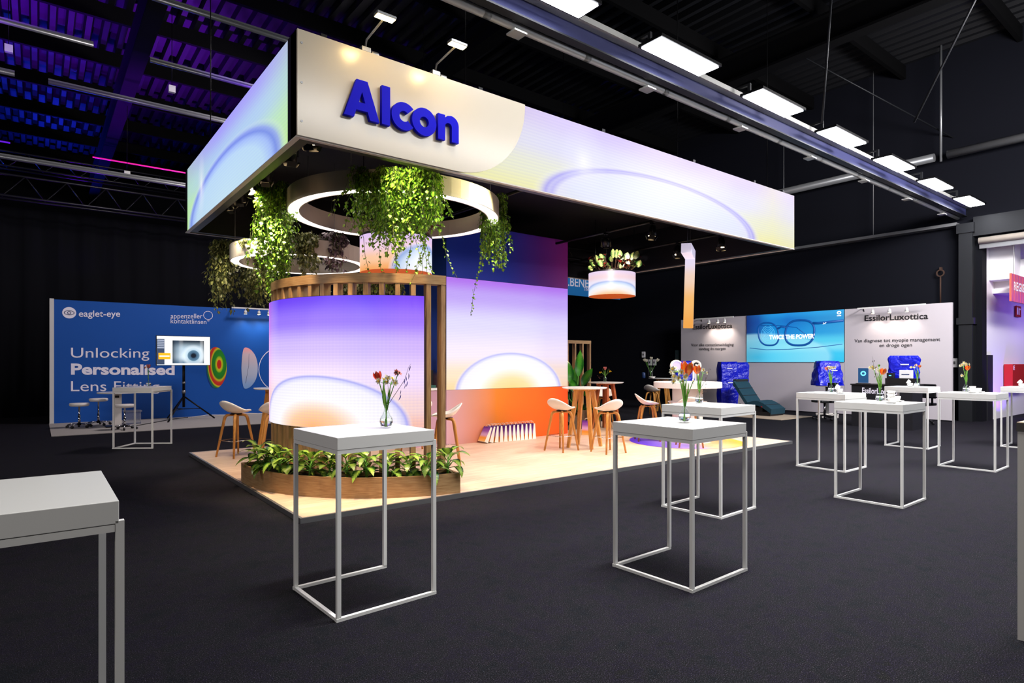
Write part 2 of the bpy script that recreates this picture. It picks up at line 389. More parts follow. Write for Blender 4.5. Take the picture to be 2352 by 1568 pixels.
struct('wall_front', MB().box(-16, 34, -8.2, -8, 0, 10.15), 'wall_black')
dr = MB(); n_ = 360
pts = [(-15.5 + 34.8 * i / n_, 22 + .05 * math.sin(i * .9) + .02 * math.sin(i * 2.3)) for i in range(n_ + 1)]
dr.grid(lambda u, v: (pts[int(u * n_ + .5)][0], pts[int(u * n_ + .5)][1], 5.9 * v), n_, 1)
tag(obj('stage_curtain', dr, 'wall_black', solid=.01), 'long black drape hanging across the back of the hall', 'curtain')
# doorway side: column, lintel, shutter, corridor
struct('trim_1', MB().box(19.22, 19.5, 5.12, 5.42, 0, 5.15).box(19.18, 19.52, 5.08, 5.46, 2.55, 2.72).box(19.18, 19.52, 5.08, 5.46, 4.95, 5.2), 'hall_steel', 'dark steel column beside the doorway')
struct('trim_2', MB().box(19.3, 19.5, -8, 5.12, 4.85, 5.35), 'hall_steel', 'dark lintel beam above the doorway')
struct('trim_3', MB().box(19.5, 19.88, 4.98, 5.15, 0, 4.75), 'wall_black', 'black reveal of the doorway')
t = thing('roller_shutter', 'beige rolled up shutter under the dark lintel of the doorway', 'shutter', (19.4, 1.3, 4.72))
obj('shutter_roll', MB().cyl((0, -3.8, 0), (0, 3.72, 0), .09, seg=20), 'brick_pink', t); obj('guide_rail', MB().box(.02, .08, -3.8, 3.72, -.2, -.08), 'grey_steel', t)
struct('wall_corridor', MB().box(19.88, 33.8, 5.0, 5.15, 0, 4.8).box(33.6, 33.8, -8, 5, 0, 4.8), 'white_print', 'white corridor wall beyond the doorway')
struct('trim_4', MB().box(20.5, 33, 3.9, 5.0, 3.42, 3.55).box(20.7, 33, 4.35, 5.0, 3.55, 4.3), 'white_print', 'white soffit and beam along the corridor wall')
struct('trim_5', MB().box(20.15, 20.7, 4.45, 5.0, 3.75, 4.8), 'white_print', 'white boxed pier head in the corridor')
struct('ceiling_corridor', MB().box(19.8, 33.8, -8, 5.15, 4.8, 4.95), 'white_print')
struct('baseboard_corridor', MB().box(19.9, 20.35, 4.96, 5.0, 0, 1.75), 'dark_print', 'dark lower panel at the start of the corridor wall')
t = thing('hose_cabinet', 'red fire hose cabinet on the purple lit corridor wall', 'cabinet', (22.3, 4.98, .82))
obj('body', MB().box(-.85, .85, -.2, 0, 0, .68), 'red_box', t, .01)
ic = obj('pictogram', MB().box(-.78, -.66, -.206, -.2, .52, .64), 'text_white', t, label='small white framed fire hose symbol')
obj('symbol', MB().box(-.765, -.675, -.21, -.206, .535, .625), 'red_box', ic); obj('mark', MB().ring((-.72, .58), .012, .022, -.004, 0).move(Matrix.Translation((0, -.212, 0)) @ Matrix.Rotation(PI / 2, 4, 'X')), 'text_white', ic)
t = thing('emergency_sign', 'small red and white emergency sign high on the corridor wall', 'sign', (22.75, 4.97, 3.05))
obj('plate', MB().box(-.2, .3, -.03, 0, -.16, .16), 'red_box', t)
obj('symbol', MB().box(-.14, -.02, -.035, -.03, -.1, .1).box(-.1, -.06, -.036, -.035, .1, .13), 'text_white', t); obj('arrow', MB().box(.08, .12, -.035, -.03, -.1, .1).box(.12, .22, -.035, -.03, .05, .09), 'text_white', t)
M('bin_lid_blue', '2a3a70', .3)  # plain blue colour for the bin lid
x, y = 19.05, 4.35
t = thing('waste_bin', 'tall black bin with a shiny lid by the doorway', 'bin', (20.2, 3.85, 0))
obj('body', MB().lathe([(.001, 0), (.19, 0), (.24, .72), (.001, .72)], seg=20), 'black_plastic', t); obj('lid', MB().lathe([(.25, .72), (.25, .76), (.2, .86), (.001, .9)], seg=20), 'bin_lid_blue', t)
# hanging red banner in the corridor
m, nt, b = newmat('stripe_banner'); tc = N(nt, 'ShaderNodeTexCoord'); wv = N(nt, 'ShaderNodeTexWave'); wv.inputs['Scale'].default_value = 2.2; wv.inputs['Distortion'].default_value = 3
nt.links.new(tc.outputs['Object'], wv.inputs[0]); r = ramp(nt, [(.2, 'e8604c'), (.55, 'e23c6a'), (.85, '8c3a9c')]); nt.links.new(wv.outputs[0], r.inputs[0]); nt.links.new(r.outputs[0], b.inputs['Base Color'])
xb, zt = on_y(2323, 627, 4.3); _, zb = on_y(2323, 691, 4.3)
t = thing('hanging_banner', 'red and purple striped banner with white letters hanging in the corridor', 'banner', (xb, 4.3, zb))
obj('panel', MB().box(0, 2.6, 0, .04, 0, zt - zb), m, t); lettering('lettering', 'REGISTRATIE', t, 'text_white', (.2, -.002, .42 * (zt - zb)), (2.4, -.002, .42 * (zt - zb)), .21, .02)
for a in (.3, 2.3): obj('wire', MB().cyl((a, .02, zt - zb), (a, .02, 4.8 - zb), .006, seg=6), 'grey_steel', t)
lamp('fill_far_table', 'SPOT', (14.6, 13.2, 9.3), 900, 'fff2e6', target=(15.2, 12.1, 1), spot_size=R(34), spot_blend=.8, shadow_soft_size=.05)  # added fill spot for the far round table and its white tulips
lamp('corridor_light', 'AREA', (24, 1.8, 4.6), 45, 'f4f0ea', target=(24, 2.5, 0), shape='RECTANGLE', size=6, size_y=1.2)
lamp('corridor_uplight', 'SPOT', (20.6, 4.3, .15), 110, '7038ff', target=(21.5, 5, 2.4), spot_size=R(120), shadow_soft_size=.1)
lamp('corridor_wash', 'AREA', (23.5, 2.9, 3.3), 30, '9a6cff', target=(23.2, 5, 1.8), size=1)

# roof steel
for i, x in enumerate((-4.2, 1.9, 8.0, 14.1)):
    g = MB().box(x - .17, x + .17, -8, 33.8, 9.35, 9.4).box(x - .03, x + .03, -8, 33.8, 8.75, 9.4).box(x - .17, x + .17, -8, 33.8, 8.7, 8.76)
    tag(obj('roof_girder', g, 'girder_black'), ('black roof girder over the left end of the hall', 'black roof girder passing over the left end of the stand', 'black roof girder over the middle of the stand', 'black roof girder over the right bar tables')[i], 'girder', 'roof girders')
for i, y in enumerate((-1, 1.6, 4.2, 6.8, 9.4, 12, 14.6, 17.2, 19.8, 22.4, 25, 27.6, 30.2)):
    tag(obj('roof_purlin', MB().box(-16, 19.5, y - .05, y + .05, 9.62, 9.99), 'girder_black'), 'dark roof purlin carrying the black deck', 'purlin', 'roof purlins')
for i, (a, b_) in enumerate((((6.2, 3.2, 9.4), (8.8, 1.2, 6.4)), ((10.5, 4.6, 9.6), (10.5, 4.9, 5.6)), ((12.2, 2.2, 9.5), (13.4, 4.5, 6.2)), ((15.2, 8, 9.65), (19.55, 5.6, 7.6)))):
    tag(obj('brace_rod', MB().cyl(a, b_, .02, seg=8), 'hall_steel'), ('dark diagonal brace rod above the first light panel', 'dark hanger rod above the third light panel', 'dark diagonal brace rod above the far light panels', 'dark brace rod high by the end wall')[i], 'rod')
# lighting battens on the left, running along x
def batten(y, x0, x1, z, r, label, mat='pipe_grey'):
    b_ = MB().tube([(x0, y, z), (x1, y, z)], r, 10); 
    if mat == 'pipe_grey': b_.box(x0, x1, y - .02, y + .02, z + r * .9, z + r + .03)
    o = obj('ceiling_batten', b_, mat); return tag(o, label, 'batten', 'battens under the roof')
batten(17.6, -8, -.4, 8.0, .05, 'grey ceiling batten cut by the left edge of the photo'); batten(17.6, .2, 7.5, 8.0, .05, 'long grey ceiling batten between purple lit roof ribs')
batten(15, -7.5, .9, 8.0, .04, 'thin dark batten high at the left of the roof'); batten(15, 1.9, 9.5, 8.0, .04, 'thin grey batten meeting the top edge of the left screen')
batten(12.4, 1.6, 6.5, 8.0, .045, 'grey batten above the corner of the canopy'); batten(19.3, -6, 10, 6.55, .05, 'low grey batten along the back curtain')
M('pink_tube', 'ff30b0', .4, emit='ff1fa0', es=.55); M('violet_tube', '8020ff', .4, emit='6a18e0', es=.35)
batten(20.3, -3.6, -.55, 7.2, .02, 'purple glowing tube under the roof at the far left', 'violet_tube'); batten(20.3, 1.2, 4.9, 7.2, .02, 'pink glowing tube under the roof left of the screen', 'pink_tube')
def truss(x0, x1, y, z, h, label, mat):
    t = thing('lighting_truss', label, 'truss', (x0, y, z), 0)
    ch = MB()
    for dy, dz in ((-.2, 0), (.2, 0), (0, h)): ch.cyl((0, dy, dz), (x1 - x0, dy, dz), .03, seg=8)
    obj('chord', ch, mat, t); br = MB(); n = int((x1 - x0) / .9)
    for k in range(n):
        xa = k * .9; br.cyl((xa, -.2, 0), (xa + .45, 0, h), .015, seg=6).cyl((xa + .45, 0, h), (xa + .9, .2, 0), .015, seg=6)
    obj('brace', br, mat, t); return t
M('truss_steel', '2c2c30', .35, .6)
truss(-7, 5.5, 20.8, 5.9, .6, 'long lighting truss with purple glints above the black drape', 'truss_steel')
truss(-7, 7.5, 24.5, 7.6, .5, 'lighting truss far behind the black drape', 'truss_steel')
for px, py, y, z in ((20, 112, 17, 8.6), (395, 205, 16.5, 8.2), (292, 400, 20, 6.3)):
    x, zz = on_y(px, py, y); t = thing('emergency_light', {20: 'small white box light high at the upper left', 395: 'small white box light between purple roof ribs', 292: 'small white box light above the left truss'}[px], 'light', (x, y, zz))
    obj('housing', MB().bx((0, 0, 0), (.14, .1, .16)), 'white_steel', t); obj('hanger', MB().cyl((0, 0, .08), (0, 0, 9.99 - zz), .008, seg=6), 'black_metal', t)
# end-wall pipes
tag(obj('wall_duct', MB().cyl((19.0, 5.9, 7.05), (19.0, 21, 7.05), .11, seg=14).cyl((19.0, -6, 7.05), (19.0, 5.6, 7.05), .11, seg=14).cyl((19, 5.75, 6.9), (19, 5.75, 10), .03, seg=8), 'pipe_grey'), 'round grey duct running high along the end wall', 'duct')
tag(obj('wall_ledge', MB().box(19.2, 19.5, 5.46, 33, 5.18, 5.26), 'pipe_grey'), 'thin pale ledge along the black end wall', 'ledge')
for i, (y, z0) in enumerate(((10.2, 5.3), (7.5, 5.3))):
    tag(obj('drop_wire', MB().cyl((19.22, y, 5.22), (19.22, y, 10.05), .012, seg=6), 'pipe_grey'), ('thin vertical wire below the duct near the canopy corner', 'thin vertical wire below the duct near the last panels')[i], 'wire')
# crane beam, its pipe and the row of light panels
YB = 5.3
t = thing('crane_beam', 'long blue-grey crane beam running above the right side of the stand', 'beam', (19.3, YB, 5.4))
obj('web', MB().box(-26, 0, -.02, .02, 0, .2), M('beam_blue', '3a3d66', .35, .3), t)
obj('flange', MB().box(-26, 0, -.1, .1, .2, .23).box(-26, 0, -.14, -.1, .2, .27), 'pale_tray', t)
obj('lower_flange', MB().box(-26, 0, -.06, .06, -.02, 0), 'hall_steel', t)
for k in range(9): obj('bracket', MB().box(-1.2 - k * 2.3, -1.14 - k * 2.3, -.16, .2, .23, .3).box(-1.2 - k * 2.3, -1.15 - k * 2.3, .12, .2, -.06, .3).box(-1.26 - k * 2.3, -1.08 - k * 2.3, .08, .24, -.1, -.08), 'pale_tray', t)
t = thing('conduit_pipe', 'white conduit pipe clamped below the crane beam', 'pipe', (19.3, YB + .16, 5.385))
obj('tube', MB().cyl((-26, 0, 0), (0, 0, 0), .048, seg=14), 'pale_tray', t)
for k in range(16): obj('coupling', MB().cyl((-1.5 - k * 1.55, 0, 0), (-1.4 - k * 1.55, 0, 0), .048, seg=14), 'pale_tray', t)
PN = ['light panel cut by the top edge', 'brightest large light panel right of the sign', 'third light panel along the beam', 'fourth light panel along the crane beam', 'third light panel from the doorway end', 'second light panel from the doorway end', 'last light panel by the doorway']
for k, s in enumerate((4.3, 6.6, 8.9, 11.2, 13.5, 15.8, 18.1)):
    t = thing('ceiling_light', 'white oblong ' + PN[k], 'light', (s, 4.88, 5.5), 0, 'light panels along the crane beam')
    obj('diffuser', MB().box(-.6, .6, -.155, .155, 0, .012), 'panel_glow', t); obj('frame', MB().box(-.63, .63, -.185, .185, .012, .05), 'black_metal', t)
    for a in (-.5, .46): obj('arm', MB().box(a, a + .04, .1, .42, .2, .23).box(a, a + .04, .1, .14, .05, .2), 'hall_steel', t)
# coloured stage light thrown at the roof (lamps stand behind the drape)
for loc, tgt, c, e in (((-1, 23.5, 5.2), (0, 19, 10), '7a18ff', 1500), ((3.5, 23.5, 5), (3.5, 19, 10), '8a20ff', 1500), ((-2.5, 29, 6), (-.3, 25.5, 10), '1238ff', 1300), ((.5, 31.5, 7), (1, 29, 10), '1a30ff', 700), ((1, 20.3, 3), (1, 20.8, 6), '7a18ff', 120), ((4.5, 20.3, 3), (4.5, 20.8, 6), '7a18ff', 120), ((1.5, 27, 5), (2, 24, 10), '6a10ff', 500), ((-1, 14.5, 7.4), (.5, 16.5, 10), '8a20ff', 170), ((3.6, 14, 7.4), (3.6, 16, 10), '7a18ff', 110)):
    lamp('stage_wash', 'SPOT', loc, e, c, target=tgt, spot_size=R(100), spot_blend=.8, shadow_soft_size=.1)
# ---------------------------------------------------------------- the stand: platform, canopy, rings, drums
PX0, PX1, PY0, PY1, PZ = 1.99, 11.35, 5.85, 11.3, .05
t = thing('stand_platform', 'low pale oak plank platform with grey edge under the stand', 'platform', (PX0, PY0, 0))
W_, D_ = PX1 - PX0, PY1 - PY0
obj('deck', MB().box(.03, W_ - .03, .03, D_ - .03, 0, PZ), 'plank_floor', t)
obj('edge_trim', MB().box(0, W_, 0, .03, 0, PZ + .002).box(0, W_, D_ - .03, D_, 0, PZ + .002).box(0, .03, .03, D_ - .03, 0, PZ + .002).box(W_ - .03, W_, .03, D_ - .03, 0, PZ + .002), 'grey_steel', t)

CX0, CX1, CY0, CY1, CZ0, CZ1 = 1.95, 11.42, 5.85, 11.37, 3.71, 4.735
can = thing('canopy_sign', 'large hanging rectangular canopy with glowing pastel screens and a white sign', 'canopy', (CX0, CY0, CZ0))
CW, CD, CH = CX1 - CX0, CY1 - CY0, CZ1 - CZ0
obj('frame', MB().box(0, CW, .012, .16, .012, CH).box(0, CW, CD - .16, CD - .012, .012, CH).box(.012, .16, .16, CD - .16, .012, CH).box(CW - .16, CW - .012, .16, CD - .16, .012, CH), 'black_matt', can)
obj('roof_cloth', MB().box(.16, CW - .16, .16, CD - .16, CH - .12, CH - .10), 'black_matt', can)
obj('bottom_trim', MB().box(0, CW, 0, .05, 0, .012).box(0, CW, CD - .05, CD, 0, .012).box(0, .05, .05, CD - .05, 0, .012).box(CW - .05, CW, .05, CD - .05, 0, .012), 'satin_alu', can)
RIM = [(.0, 'd6dcfb', .85), (.8, 'd8defb', .8), (.89, 'dcdcfc', .8), (.93, 'b0aaf2', .9), (.955, 'bab6f6', .85), (.975, '9a92ee', .9), (.995, 'b4aef4', .7), (1.02, 'd0cefa', .3), (1.06, 'ffffff', 0)]
RIM_L = [(.0, 'c8e4ff', .85), (.75, 'bfdcff', .85), (.88, 'a4bcff', .9), (.95, '7488ec', .9), (1.0, '8f9ef4', .8), (1.04, 'a8b6f4', .35), (1.1, 'ffffff', 0)]
SR = art('screen_right', [(.0, 'ebe9a8'), (.28, 'e3e6d4'), (.6, 'd9d8f8'), (1, 'cdbaf6')], [(0, 'f2ea90', .35), (.2, 'ece8b8', .15), (.5, 'ffffff', 0), (.75, 'f0e8a0', 0), (.9, 'f0ea98', .45), (1, 'e6ddc0', .3)], (.505, .0, .32, .60), RIM, .97, rows=26, flare=(.28, .52, .06, .5))
SL = art('screen_left', [(.0, 'c2ef9c'), (.3, 'c0ecc0'), (.62, 'b4d2f2'), (1, 'a89cfa')], [(0, 'b8f080', .5), (.18, 'c0f0a0', .3), (.45, 'a8c8ff', .1), (.8, 'c8e4f0', .1), (1, 'c4ec9a', .4)], (.51, .0, .44, .62), RIM_L, 1.0, rows=26, flare=(.235, .5, .05, .5))
sx = 2.85
obj('led_screen', MB().grid(lambda u, v: (sx - 1.2 + u * (CW - sx + 1.2), .004, .012 + v * (CH - .012)), 1, 1), SR, can, label='right LED screen glowing lavender and pale yellow')
obj('led_screen', MB().grid(lambda u, v: (.004, CD - u * (CD - .25), .012 + v * (CH - .012)), 1, 1), SL, can, label='left LED screen glowing blue and pale green')
obj('led_screen', MB().grid(lambda u, v: (CW - .004, u * CD, .012 + v * (CH - .012)), 1, 1), SR, can, label='end LED screen')
obj('corner_return', MB().box(.0, .012, .012, .25, .012, CH), 'black_matt', can)
pr = 1.0
lp = [(0, 0), (2.8 - pr, 0)] + [(2.8 - pr + pr * math.sin(q), pr - pr * math.cos(q)) for q in [PI / 2 * k / 24 for k in range(1, 25)]] + [(2.8, CH - .012), (0, CH - .012)]
me = wall_shape(shape_mesh([lp], .03), 0.004, -.006, .012, '-y')
sp_ = obj('sign_panel', me, M('sign_white', 'c6bca9', .22, spec=.6), can, label='white rounded sign panel')
for z in (.15, .52, .9): obj('screw', MB().disc((0, 0), .012, 0, .004, 10).move(Matrix.Translation((.045, -.021, z)) @ Matrix.Rotation(PI / 2, 4, 'X')), 'grey_steel', sp_)
Q = .385
arc = lambda cx, cy, r, a, b, n=16: [(cx + r * math.cos(R(a + (b - a) * k / n)), cy + r * math.sin(R(a + (b - a) * k / n))) for k in range(n + 1)]
letters = [(2.395, [[(0, 0), (.132, .385), (.25, .385), (.382, 0), (.276, 0), (.252, .078), (.13, .078), (.106, 0)], [(.157, .158), (.225, .158), (.191, .268)]]),
           (2.803, [[(0, 0), (.094, 0), (.094, .40), (0, .40)]]),
           (2.915, [arc(.145, .14, .147, 42, 318, 30) + arc(.145, .14, .056, 318, 42, 24)]),
           (3.155, [circ(.148, .14, .15), circ(.148, .14, .055)]),
           (3.475, [[(0, 0), (0, .282), (.09, .282), (.09, .252)] + [(.12, .278), (.165, .288)] + arc(.168, .186, .102, 85, 0, 12) + [(.27, 0), (.178, 0)] + arc(.135, .158, .043, 0, 180, 12) + [(.092, 0)]])]
for xs, loops in letters:
    me = wall_shape(shape_mesh(loops, .045), xs - CX0, -.055, 4.012 - CZ0, '-y')
    obj('letter', me, 'blue_letter', sp_, label='blue raised letter')
for i, k in enumerate((.3, 2.2, 4.3, 6.4, 8.2, 9.2)): obj('hanging_wire', MB().cyl((k, .4 if i % 2 else 5.1, CH - .11), (k, .4 if i % 2 else 5.1, 10.03 - CZ0), .008, seg=5), 'black_metal', can); obj('hanging_bracket', MB().bx((k, .1, CH + .04), (.06, .06, .08)), 'black_metal', can)
def sign_flood(x, label):
    t = thing('sign_floodlight', label, 'floodlight', (x, CY0 + .03, CZ1), 0, 'floodlights over the sign')
    obj('clamp', MB().box(-.05, .05, -.05, .08, 0, .05).cyl((.08, .02, .03), (.16, .02, .03), .03), 'grey_steel', t, .004)
    obj('arm', MB().tube([(0, -.02, .05), (0, -.05, .12), (.0, -.43, .16)], .011, 8), 'grey_steel', t)
    obj('head', MB().bx((0, -.47, .17), (.2, .09, .03)), 'grey_steel', t, .005)
    obj('lens', MB().bx((0, -.47, .152), (.185, .075, .006)), M('flood_lens', 'ffe9b0', .3, emit='ffdc8a', es=40), t)
    lamp('flood_lamp', 'SPOT', (0, -.47, .14), 8, 'ffd48c', parent=t, target=None, spot_size=R(150), spot_blend=.8, shadow_soft_size=.06).rotation_euler = (R(38), 0, 0)
sign_flood(2.66, 'left arm floodlight on top of the white sign'); sign_flood(3.49, 'right arm floodlight on top of the white sign')

# curved slat wall with its LED screen, planter
CC = Vector((4.07, 7.92, 0))
A0, A1 = R(161.4), R(262.2)
sw = thing('slat_wall', 'curved oak slat wall standing behind the planter and carrying the screen', 'slat wall', (CC.x, CC.y, PZ))
obj('top_rail', MB().ring((0, 0), 1.54, 1.68, 2.43, 2.54, A0, A1 + R(1), 40), 'oak_band', sw)
obj('base_rail', MB().ring((0, 0), 1.56, 1.66, 0, .06, A0, A1 + R(1), 40), 'oak_band', sw)
n = 16
for k in range(n + 1):
    q = A0 + (A1 - A0) * k / n
    obj('slat', MB().bx((1.61 * math.cos(q), 1.61 * math.sin(q), 1.245), (.13, .055, 2.37), q), 'oak_slat', sw)
k_ = _xz(974); dx, dy = CO * k_ + SI, CO - SI * k_; a_ = dx * dx + dy * dy; bq = dx * CC.x + dy * CC.y; rL = 1.70
s_ = (bq - math.sqrt(bq * bq - a_ * (CC.x ** 2 + CC.y ** 2 - rL * rL))) / a_
LA1 = math.atan2(dy * s_ - CC.y, dx * s_ - CC.x) % (2 * PI); LA0 = R(162)
SC = art('screen_curved', [(0, 'ffc890'), (.16, 'ffe2c8'), (.38, 'fbe8fb'), (.62, 'd6c0ff'), (.82, '9a78fb'), (1, '6a3cf4')], [(0, 'ff80c0', .5), (.1, 'ff90cc', .3), (.25, 'ffffff', 0), (.62, '5a70ff', .0), (.75, '5a6cff', .10), (.9, 'c06aff', .12), (1, 'b858ff', .16)],
         (.50, .0, .44, .40), [(0, 'ffb468', .85), (.3, 'ffd2a0', .8), (.55, 'ffffff', .95), (.88, 'f6f6ff', .9), (.945, 'd4d6fa', .9), (.975, 'a4a8f2', .95), (.995, 'c0c0f6', .6), (1.03, 'ffffff', 0)], 1.05, rows=44, cols=60)
cs = thing('curved_screen', 'curved LED screen glowing violet to peach with a lens rim', 'screen', (CC.x, CC.y, .78))
f = lambda u, v, r=rL: (r * math.cos(LA0 + (LA1 - LA0) * u), r * math.sin(LA0 + (LA1 - LA0) * u), 1.55 * v)
obj('display', MB().grid(f, 48, 2), SC, cs)
obj('casing', MB().ring((0, 0), rL - .02, rL - .002, -.004, 1.554, LA0 - .002, LA1 + .004, 48), 'black_plastic', cs)
PA0, PA1, PR0, PR1 = R(172), R(263.5), 1.70, 2.05
pl = thing('curved_planter', 'low curved oak planter full of spotted leafy plants', 'planter', (CC.x, CC.y, PZ))
obj('box', MB().ring((0, 0), PR1 - .03, PR1, 0, .23, PA0, PA1, 60).ring((0, 0), PR0, PR0 + .03, 0, .23, PA0, PA1, 60).ring((0, 0), PR0 + .03, PR1 - .03, 0, .23, PA0, PA0 + .02, 2).ring((0, 0), PR0 + .03, PR1 - .03, 0, .23, PA1 - .02, PA1, 2), 'oak_band', pl)
obj('soil', MB().ring((0, 0), PR0 + .03, PR1 - .03, .0, .19, PA0 + .02, PA1 - .02, 40), 'soil', pl)
rnd = random.Random(5)
PLN = 13
def spotted_plant(x, y, z, h, label, group):
    t = thing('dumb_cane', label, 'plant', (x, y, z), rnd.uniform(0, 6), group)
    st = MB(); lf = MB(); n = rnd.randint(13, 16)
    top = Vector((rnd.uniform(-.02, .02), rnd.uniform(-.02, .02), h * .5)); st.tube([(0, 0, -.02), top * .5, top], [.016, .014, .008], 7)
    for k in range(n):
        q = k * 2.4 + rnd.uniform(-.3, .3); e = (k + 1) / n; b0 = top * (.35 + .65 * e); el = .1 + 1.15 * e * rnd.uniform(.75, 1.1)
        d = Vector((math.cos(q) * math.cos(el), math.sin(q) * math.cos(el), math.sin(el))); ln = rnd.uniform(.07, .11)
        tip = b0 + d * ln; st.tube([b0, b0 + d * ln * .6, tip], .005, 5, caps=False)
        lf.leaf(tip - d * .01, d, (0, 0, 1), rnd.uniform(.19, .28), rnd.uniform(.095, .13), 1.0 * rnd.uniform(.7, 1.2), (.1, .7, 1, .95, .7, .35, 0), .22)
    obj('stem', st, 'stem_green', t); obj('foliage', lf, 'spotted_leaf', t); return t
PLAB = ['at the left end of the curved planter', 'second from the left end of the planter', 'third from the left end of the planter', 'behind the left front leg of the near bar table', 'just right of the near bar table left leg', 'left of the near bar table front leg', 'behind the near bar table front leg', 'just right of the near bar table front leg', 'left of the near bar table back leg', 'behind the near bar table back leg', 'just right of the near bar table back leg', 'left of the near bar table right leg', 'at the right end of the curved planter']
for k in range(PLN):
    q = PA0 + R(5) + (PA1 - PA0 - R(8)) * k / (PLN - 1); r = 1.875 + rnd.uniform(-.05, .05)
    spotted_plant(CC.x + r * math.cos(q), CC.y + r * math.sin(q), PZ + .19, rnd.uniform(.26, .38), 'yellow-green spotted leafy plant ' + PLAB[k], 'spotted plants in the curved planter')

# rings of light
def halo(x, y, z, r, wdt, h, label, wires):
    t = thing('ring_light', label, 'ring light', (x, y, z), 0, 'ring lights under the canopy')
    obj('band', MB().ring((0, 0), r - wdt, r - wdt + .015, .0, h).ring((0, 0), r - .015, r, 0, h).ring((0, 0), r - wdt + .015, r - .015, h - .02, h), 'satin_alu', t)
    obj('diffuser', MB().ring((0, 0), r - wdt + .016, r - .016, .004, .03), 'diffuser', t)
    w_ = MB()
    for k in range(wires): q = R(40) + 2 * PI * k / wires; w_.cyl(((r - wdt / 2) * math.cos(q), (r - wdt / 2) * math.sin(q), h), ((r - wdt / 2) * math.cos(q), (r - wdt / 2) * math.sin(q), CZ1 - .12 - z), .004, seg=5)
    obj('wire', w_, 'grey_steel', t); return t
halo(CC.x, CC.y, 3.62, 1.48, .17, .24, 'large white glowing ring hanging under the front corner of the canopy', 4)
halo(3.45, 10.1, 3.16, 1.08, .15, .24, 'smaller lower glowing ring hanging behind the large one', 3)
def drum(x, y, z0, h, r, label, mat, wires=3):
    t = thing('light_drum', label, 'lamp', (x, y, z0), 0, 'hanging printed light drums')
    obj('shade', MB().grid(lambda u, v: (r * math.cos(-2 * PI * u + .4), r * math.sin(-2 * PI * u + .4), h * v), 64, 1), mat[0], t)
    obj('underside', MB().disc((0, 0), r - .002, 0, .004, 64), mat[1], t)
    obj('rim', MB().ring((0, 0), r - .03, r + .006, h, h + .03), 'black_metal', t); obj('soil', MB().disc((0, 0), r - .03, h - .03, h + .005), 'soil', t)
    w_ = MB()
    for k in range(wires): q = 1 + 2 * PI * k / wires; w_.cyl(((r - .02) * math.cos(q), (r - .02) * math.sin(q), h), ((r - .02) * math.cos(q), (r - .02) * math.sin(q), CZ1 - .12 - z0), .005, seg=5)
    obj('wire', w_, 'black_metal', t); return t
# the print wraps the drum: u of the point facing the camera
def face_u(x, y): return ((.4 - math.atan2(-y, -x)) / (2 * PI)) % 1
ufa = face_u(CC.x, CC.y); ufb = face_u(9.97, 9.2)
RD = [(0, 'fdfbff', .95), (.6, 'e8f2ff', .95), (.8, 'c8dcf8', .95), (.92, '8fb0e8', .95), (1.0, 'b4c2f0', .7), (1.1, 'ffffff', 0)]
DA = art('drum_print', [(0, 'f7a860'), (.3, 'fbc8a0'), (.65, 'f4d0e4'), (1, 'e2c4f4')], None, (ufa - .15, -.05, .17, .80), RD, 1.0)
DB = art('drum_print_far', [(0, 'fbc890'), (.2, 'fbe6dc'), (.5, 'ece6f8'), (.75, 'f0d2dc'), (1, 'e8d2f0')], None, (ufb, -.6, .36, 1.17), [(0, 'fdc890', .9), (.56, 'fdd0a0', .9), (.7, 'fbf0ea', .95), (.85, 'eef4ff', .95), (.93, 'c4d8f8', .95), (.975, '94b0e8', .9), (1.01, 'c8c8ee', .5), (1.06, 'ffffff', 0)], 1.0)
UA = M('drum_underside', 'c2521a', .5, emit='b4501c', es=.7)
drum(CC.x, CC.y, 2.82, .5, .51, 'glowing printed drum planter hanging inside the large ring', (DA, UA))
drum(9.97, 9.2, 3.0, .5, .51, 'glowing pink and blue drum planter hanging right of the tall screen', (DB, UA))

# tower with the flat screen
tw = thing('screen_tower', 'tall tower block with a lavender sunrise screen between blue and orange panels', 'tower', (5.83, 9.4, PZ))
TW, TD, TH = 3.0, 1.75, 4.06
obj('core', MB().box(.01, TW - .01, .03, TD, 0, TH), M('tower_side', '14308a', .35), tw)
ST = art('screen_tower_art', [(0, 'ffdca0'), (.14, 'ffe6c4'), (.32, 'f8ecf6'), (.6, 'e2dcfc'), (.85, 'c0a4f4'), (1, 'b070ea')], [(0, 'ffffff', 0), (.6, 'd0c0ff', .0), (.8, 'a878f0', .12), (1, 'b088f0', .15)],
         (.50, -.04, .44, .38), [(0, 'ffd978', .95), (.35, 'ffe7a4', .9), (.62, 'ffffff', .95), (.9, 'f8f8ff', .9), (.945, 'd8daff', .9), (.975, 'b4b6f6', .9), (.995, 'd0d0fa', .5), (1.025, 'ffffff', 0)], 1.05, rows=70)
z0, z1 = 1.0, 3.05
obj('led_screen', MB().grid(lambda u, v: (u * TW, .002, z0 + v * (z1 - z0)), 1, 1), ST, tw); obj('screen_casing', MB().box(0, TW, .006, .03, z0, z1), 'black_plastic', tw)
PT = art('print_upper', [(0, '1240d8'), (1, '0a34b8')], [(0, '0c34c4', .6), (.45, '2430c4', .5), (.75, '6a1ca0', .9), (1, '94209c', 1)], emit=0, rough=.55)
PB = art('print_lower', [(0, 'ea5204'), (1, 'de7404')], [(0, 'c49aa6', 1), (.18, 'c89080', .85), (.38, 'da7c10', .8), (.7, 'e86004', .5), (1, 'ee4a02', .95)], emit=0, rough=.4)
obj('upper_panel', MB().grid(lambda u, v: (u * TW, .0, z1 + .004 + v * (TH - z1 - .004)), 1, 1), PT, tw, label='blue to purple printed panel'); obj('lower_panel', MB().grid(lambda u, v: (u * TW, .0, v * (z0 - .004)), 1, 1), PB, tw, label='mauve to orange printed panel')
